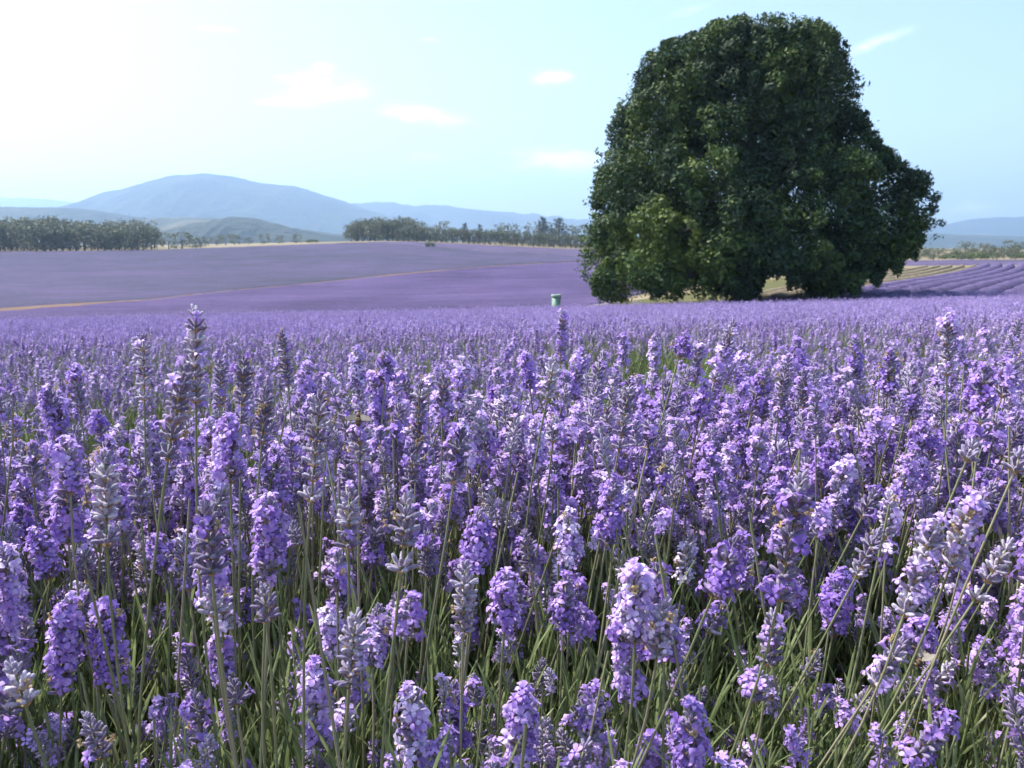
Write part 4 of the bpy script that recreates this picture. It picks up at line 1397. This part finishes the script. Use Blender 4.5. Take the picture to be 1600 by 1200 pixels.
def stem_mesh(seed):
    r = random.Random(seed); mb = MB()
    b = r.uniform(-.03, .03)
    tube(mb, [(0, 0, 0), (b * .2, 0, .14), (b, 0, .30)], [.0010, .0010, .0008], 5, 0, cap=False)
    return mb.mesh('bare_stem', [MAT['stalk']])


def build_leaves():
    r = np.random.default_rng(55)
    src = [shoot_mesh(s) for s in range(6)] + [stem_mesh(s) for s in range(3)]
    P = []; RT = []; S = []; I = []
    X = r.uniform(-1.6, 1.9, 24000); Y = r.uniform(.30, 1.75, 24000)
    k, q = row_q(X, Y)
    ok = (k == 0) & (np.abs(q) < .95) & (np.abs(X) < .85 * Y + .25)
    X, Y, q = X[ok], Y[ok], q[ok]
    n = len(X)
    zt = .36 * np.clip(1 - np.abs(q) ** 3, 0, 1) + .16 * r.random(n) - .02
    zt = np.where(Y < .45, zt - .08, zt)
    P.append(np.stack([X, Y, ground_z(X, Y) + zt], -1))
    lx = .08 + .28 * X + r.normal(0, .12, n); ly = .25 * q + r.normal(0, .12, n)
    RT.append(np.stack([-np.arctan(ly), np.arctan(lx), r.random(n) * 6.28], -1)); S.append(.8 + .5 * r.random(n))
    I.append(np.where(r.random(n) < .07, r.integers(6, 9, n), r.integers(0, 6, n)))
    X, Y = heap_pick(9000, 1.3, 6.5, .86, r)
    k, q = row_q(X, Y)
    ok = (k >= 1) & (np.abs(q) < .97)
    X, Y, q = X[ok], Y[ok], q[ok]; n = len(X)
    P.append(np.stack([X, Y, ground_z(X, Y) + .44 * np.clip(1 - np.abs(q) ** 3 * 1.1, 0, 1) + .06 * r.random(n)], -1))
    RT.append(np.stack([-np.arctan(.3 * q + r.normal(0, .2, n)), r.normal(.08, .2, n), r.random(n) * 6.28], -1)); S.append(1 + .5 * r.random(n))
    I.append(r.integers(0, 6, n))
    gn_scatter('lavender_leaves', src, np.concatenate(P), np.concatenate(RT), np.concatenate(S), np.concatenate(I), 'narrow green lavender leaves below the flower stems')


build_leaves()


# ------------------------------------------------------------------ bees
def bee_mats():
    m, t, b = new_mat('banded bee body')
    co = nd(t, 'ShaderNodeTexCoord')
    w = nd(t, 'ShaderNodeTexWave', i_Scale=150.0, i_Distortion=.6); w.bands_direction = 'X'
    t.links.new(co.outputs['Object'], w.inputs[0])
    c = ramp(t, w.outputs[1], [(.3, (.03, .018, .012)), (.6, (.17, .10, .045))])
    t.links.new(c, b.inputs['Base Color']); b.inputs['Roughness'].default_value = .6
    MAT['bee'] = m
    MAT['wing'] = leafy('bee wing', [(0, (.34, .30, .25)), (1, (.46, .41, .35))], .3, .45, 1.2)
    MAT['dark'] = plain_mat('dark bee limb', (.025, .018, .014), .5)


bee_mats()


def bee(loc, rot, label, spread, scale=1.0):
    e = link(bpy.data.objects.new('bee', None)); e.location = loc; e.rotation_euler = rot; e.scale = (scale,) * 3
    tag(e, label, 'bee', None)
    prof = [(-.0075, .0002), (-.0068, .0012), (-.005, .0021), (-.003, .0024), (-.001, .0019), (-.0003, .0011), (.0004, .0018), (.0016, .0023), (.003, .0019), (.0036, .0010), (.0042, .0016), (.0052, .0015), (.0059, .0004)]
    mb = MB(); tube(mb, [(x, 0, -.0006 * abs(x) / .007) for x, _ in prof], [q for _, q in prof], 12)
    body = link(bpy.data.objects.new('body', mb.mesh('bee_body', [MAT['bee']])), e)
    for s in (-1, 1):
        mb = MB()
        for (l, w, yaw) in ((.0095, .0034, spread), (.0065, .0026, spread + .45)):
            pts = [(0, 0), (.25, .5), (.6, .9), (.9, .75), (1.0, .2), (.8, -.25), (.35, -.25)]
            vs = []
            for zz in (.0, .00012):
                for t_, u in pts:
                    x = -math.sin(yaw) * 0 + t_ * l; y = u * w
                    ca, sa = math.cos(math.pi / 2 + yaw), math.sin(math.pi / 2 + yaw)
                    px_, py_ = x * ca - y * sa, x * sa + y * ca
                    vs.append((px_ + .0016, s * (py_ + .0014), .0019 + zz + .15 * t_ * l))
            n = len(pts)
            mb.add(vs, [tuple(range(n))[::-1], tuple(range(n, 2 * n))] + [(k_, (k_ + 1) % n, n + (k_ + 1) % n, n + k_) for k_ in range(n)])
        link(bpy.data.objects.new('wing', mb.mesh('bee_wing', [MAT['wing']], smooth=False)), e)
        for x in (.0028, .0014, .0):
            mb = MB(); tube(mb, [(x, s * .0012, -.001), (x + .0006, s * .0034, -.0006), (x - .0004, s * .0044, -.0036), (x - .001, s * .0048, -.0045)], [.00035, .0003, .00022, .00012], 5)
            link(bpy.data.objects.new('leg', mb.mesh('bee_leg', [MAT['dark']])), e)
        mb = MB(); tube(mb, [(.0055, s * .0005, .0008), (.0068, s * .0011, .0018), (.0082, s * .0016, .0012)], [.0002, .00018, .00012], 5)
        link(bpy.data.objects.new('antenna', mb.mesh('bee_antenna', [MAT['dark']])), e)


def hero_depth(i):
    w, kd = HEROES[i][4], HEROES[i][5]
    return F * WID[kd] * WSC / w


bee(at(560, 652, hero_depth(18) - .004), (R(6), R(-52), R(96)), 'small bee with pale wings spread wide on a grey lavender tip', .5, .95)
bee(at(1440, 1030, hero_depth(105) - .006), (R(-25), R(35), R(200)), 'brown bee hanging head down on a lavender head beside green stems', .95, 1.15)

# ------------------------------------------------------------------ haze
def build_haze():
    x, y0, y1, z0, z1 = 9600, -9600, 9600, -14, 640
    mb = MB()
    mb.add([(-x, y0, z0), (x, y0, z0), (x, y1, z0), (-x, y1, z0), (-x, y0, z1), (x, y0, z1), (x, y1, z1), (-x, y1, z1)],
           [(3, 2, 1, 0), (4, 5, 6, 7), (0, 1, 5, 4), (1, 2, 6, 5), (2, 3, 7, 6), (3, 0, 4, 7)])
    m = bpy.data.materials.new('summer haze'); m.use_nodes = True
    t = m.node_tree
    t.nodes.remove(t.nodes['Principled BSDF'])
    v = t.nodes.new('ShaderNodeVolumePrincipled')
    v.inputs['Color'].default_value = (.48, .70, 1.0, 1)
    v.inputs['Density'].default_value = 0.000185
    v.inputs['Anisotropy'].default_value = .4
    t.links.new(v.outputs[0], t.nodes['Material Output'].inputs['Volume'])
    o = link(bpy.data.objects.new('haze', mb.mesh('haze', [m], smooth=False)))
    tag(o, 'thin blue summer haze over the whole valley', kind='stuff')


build_haze()
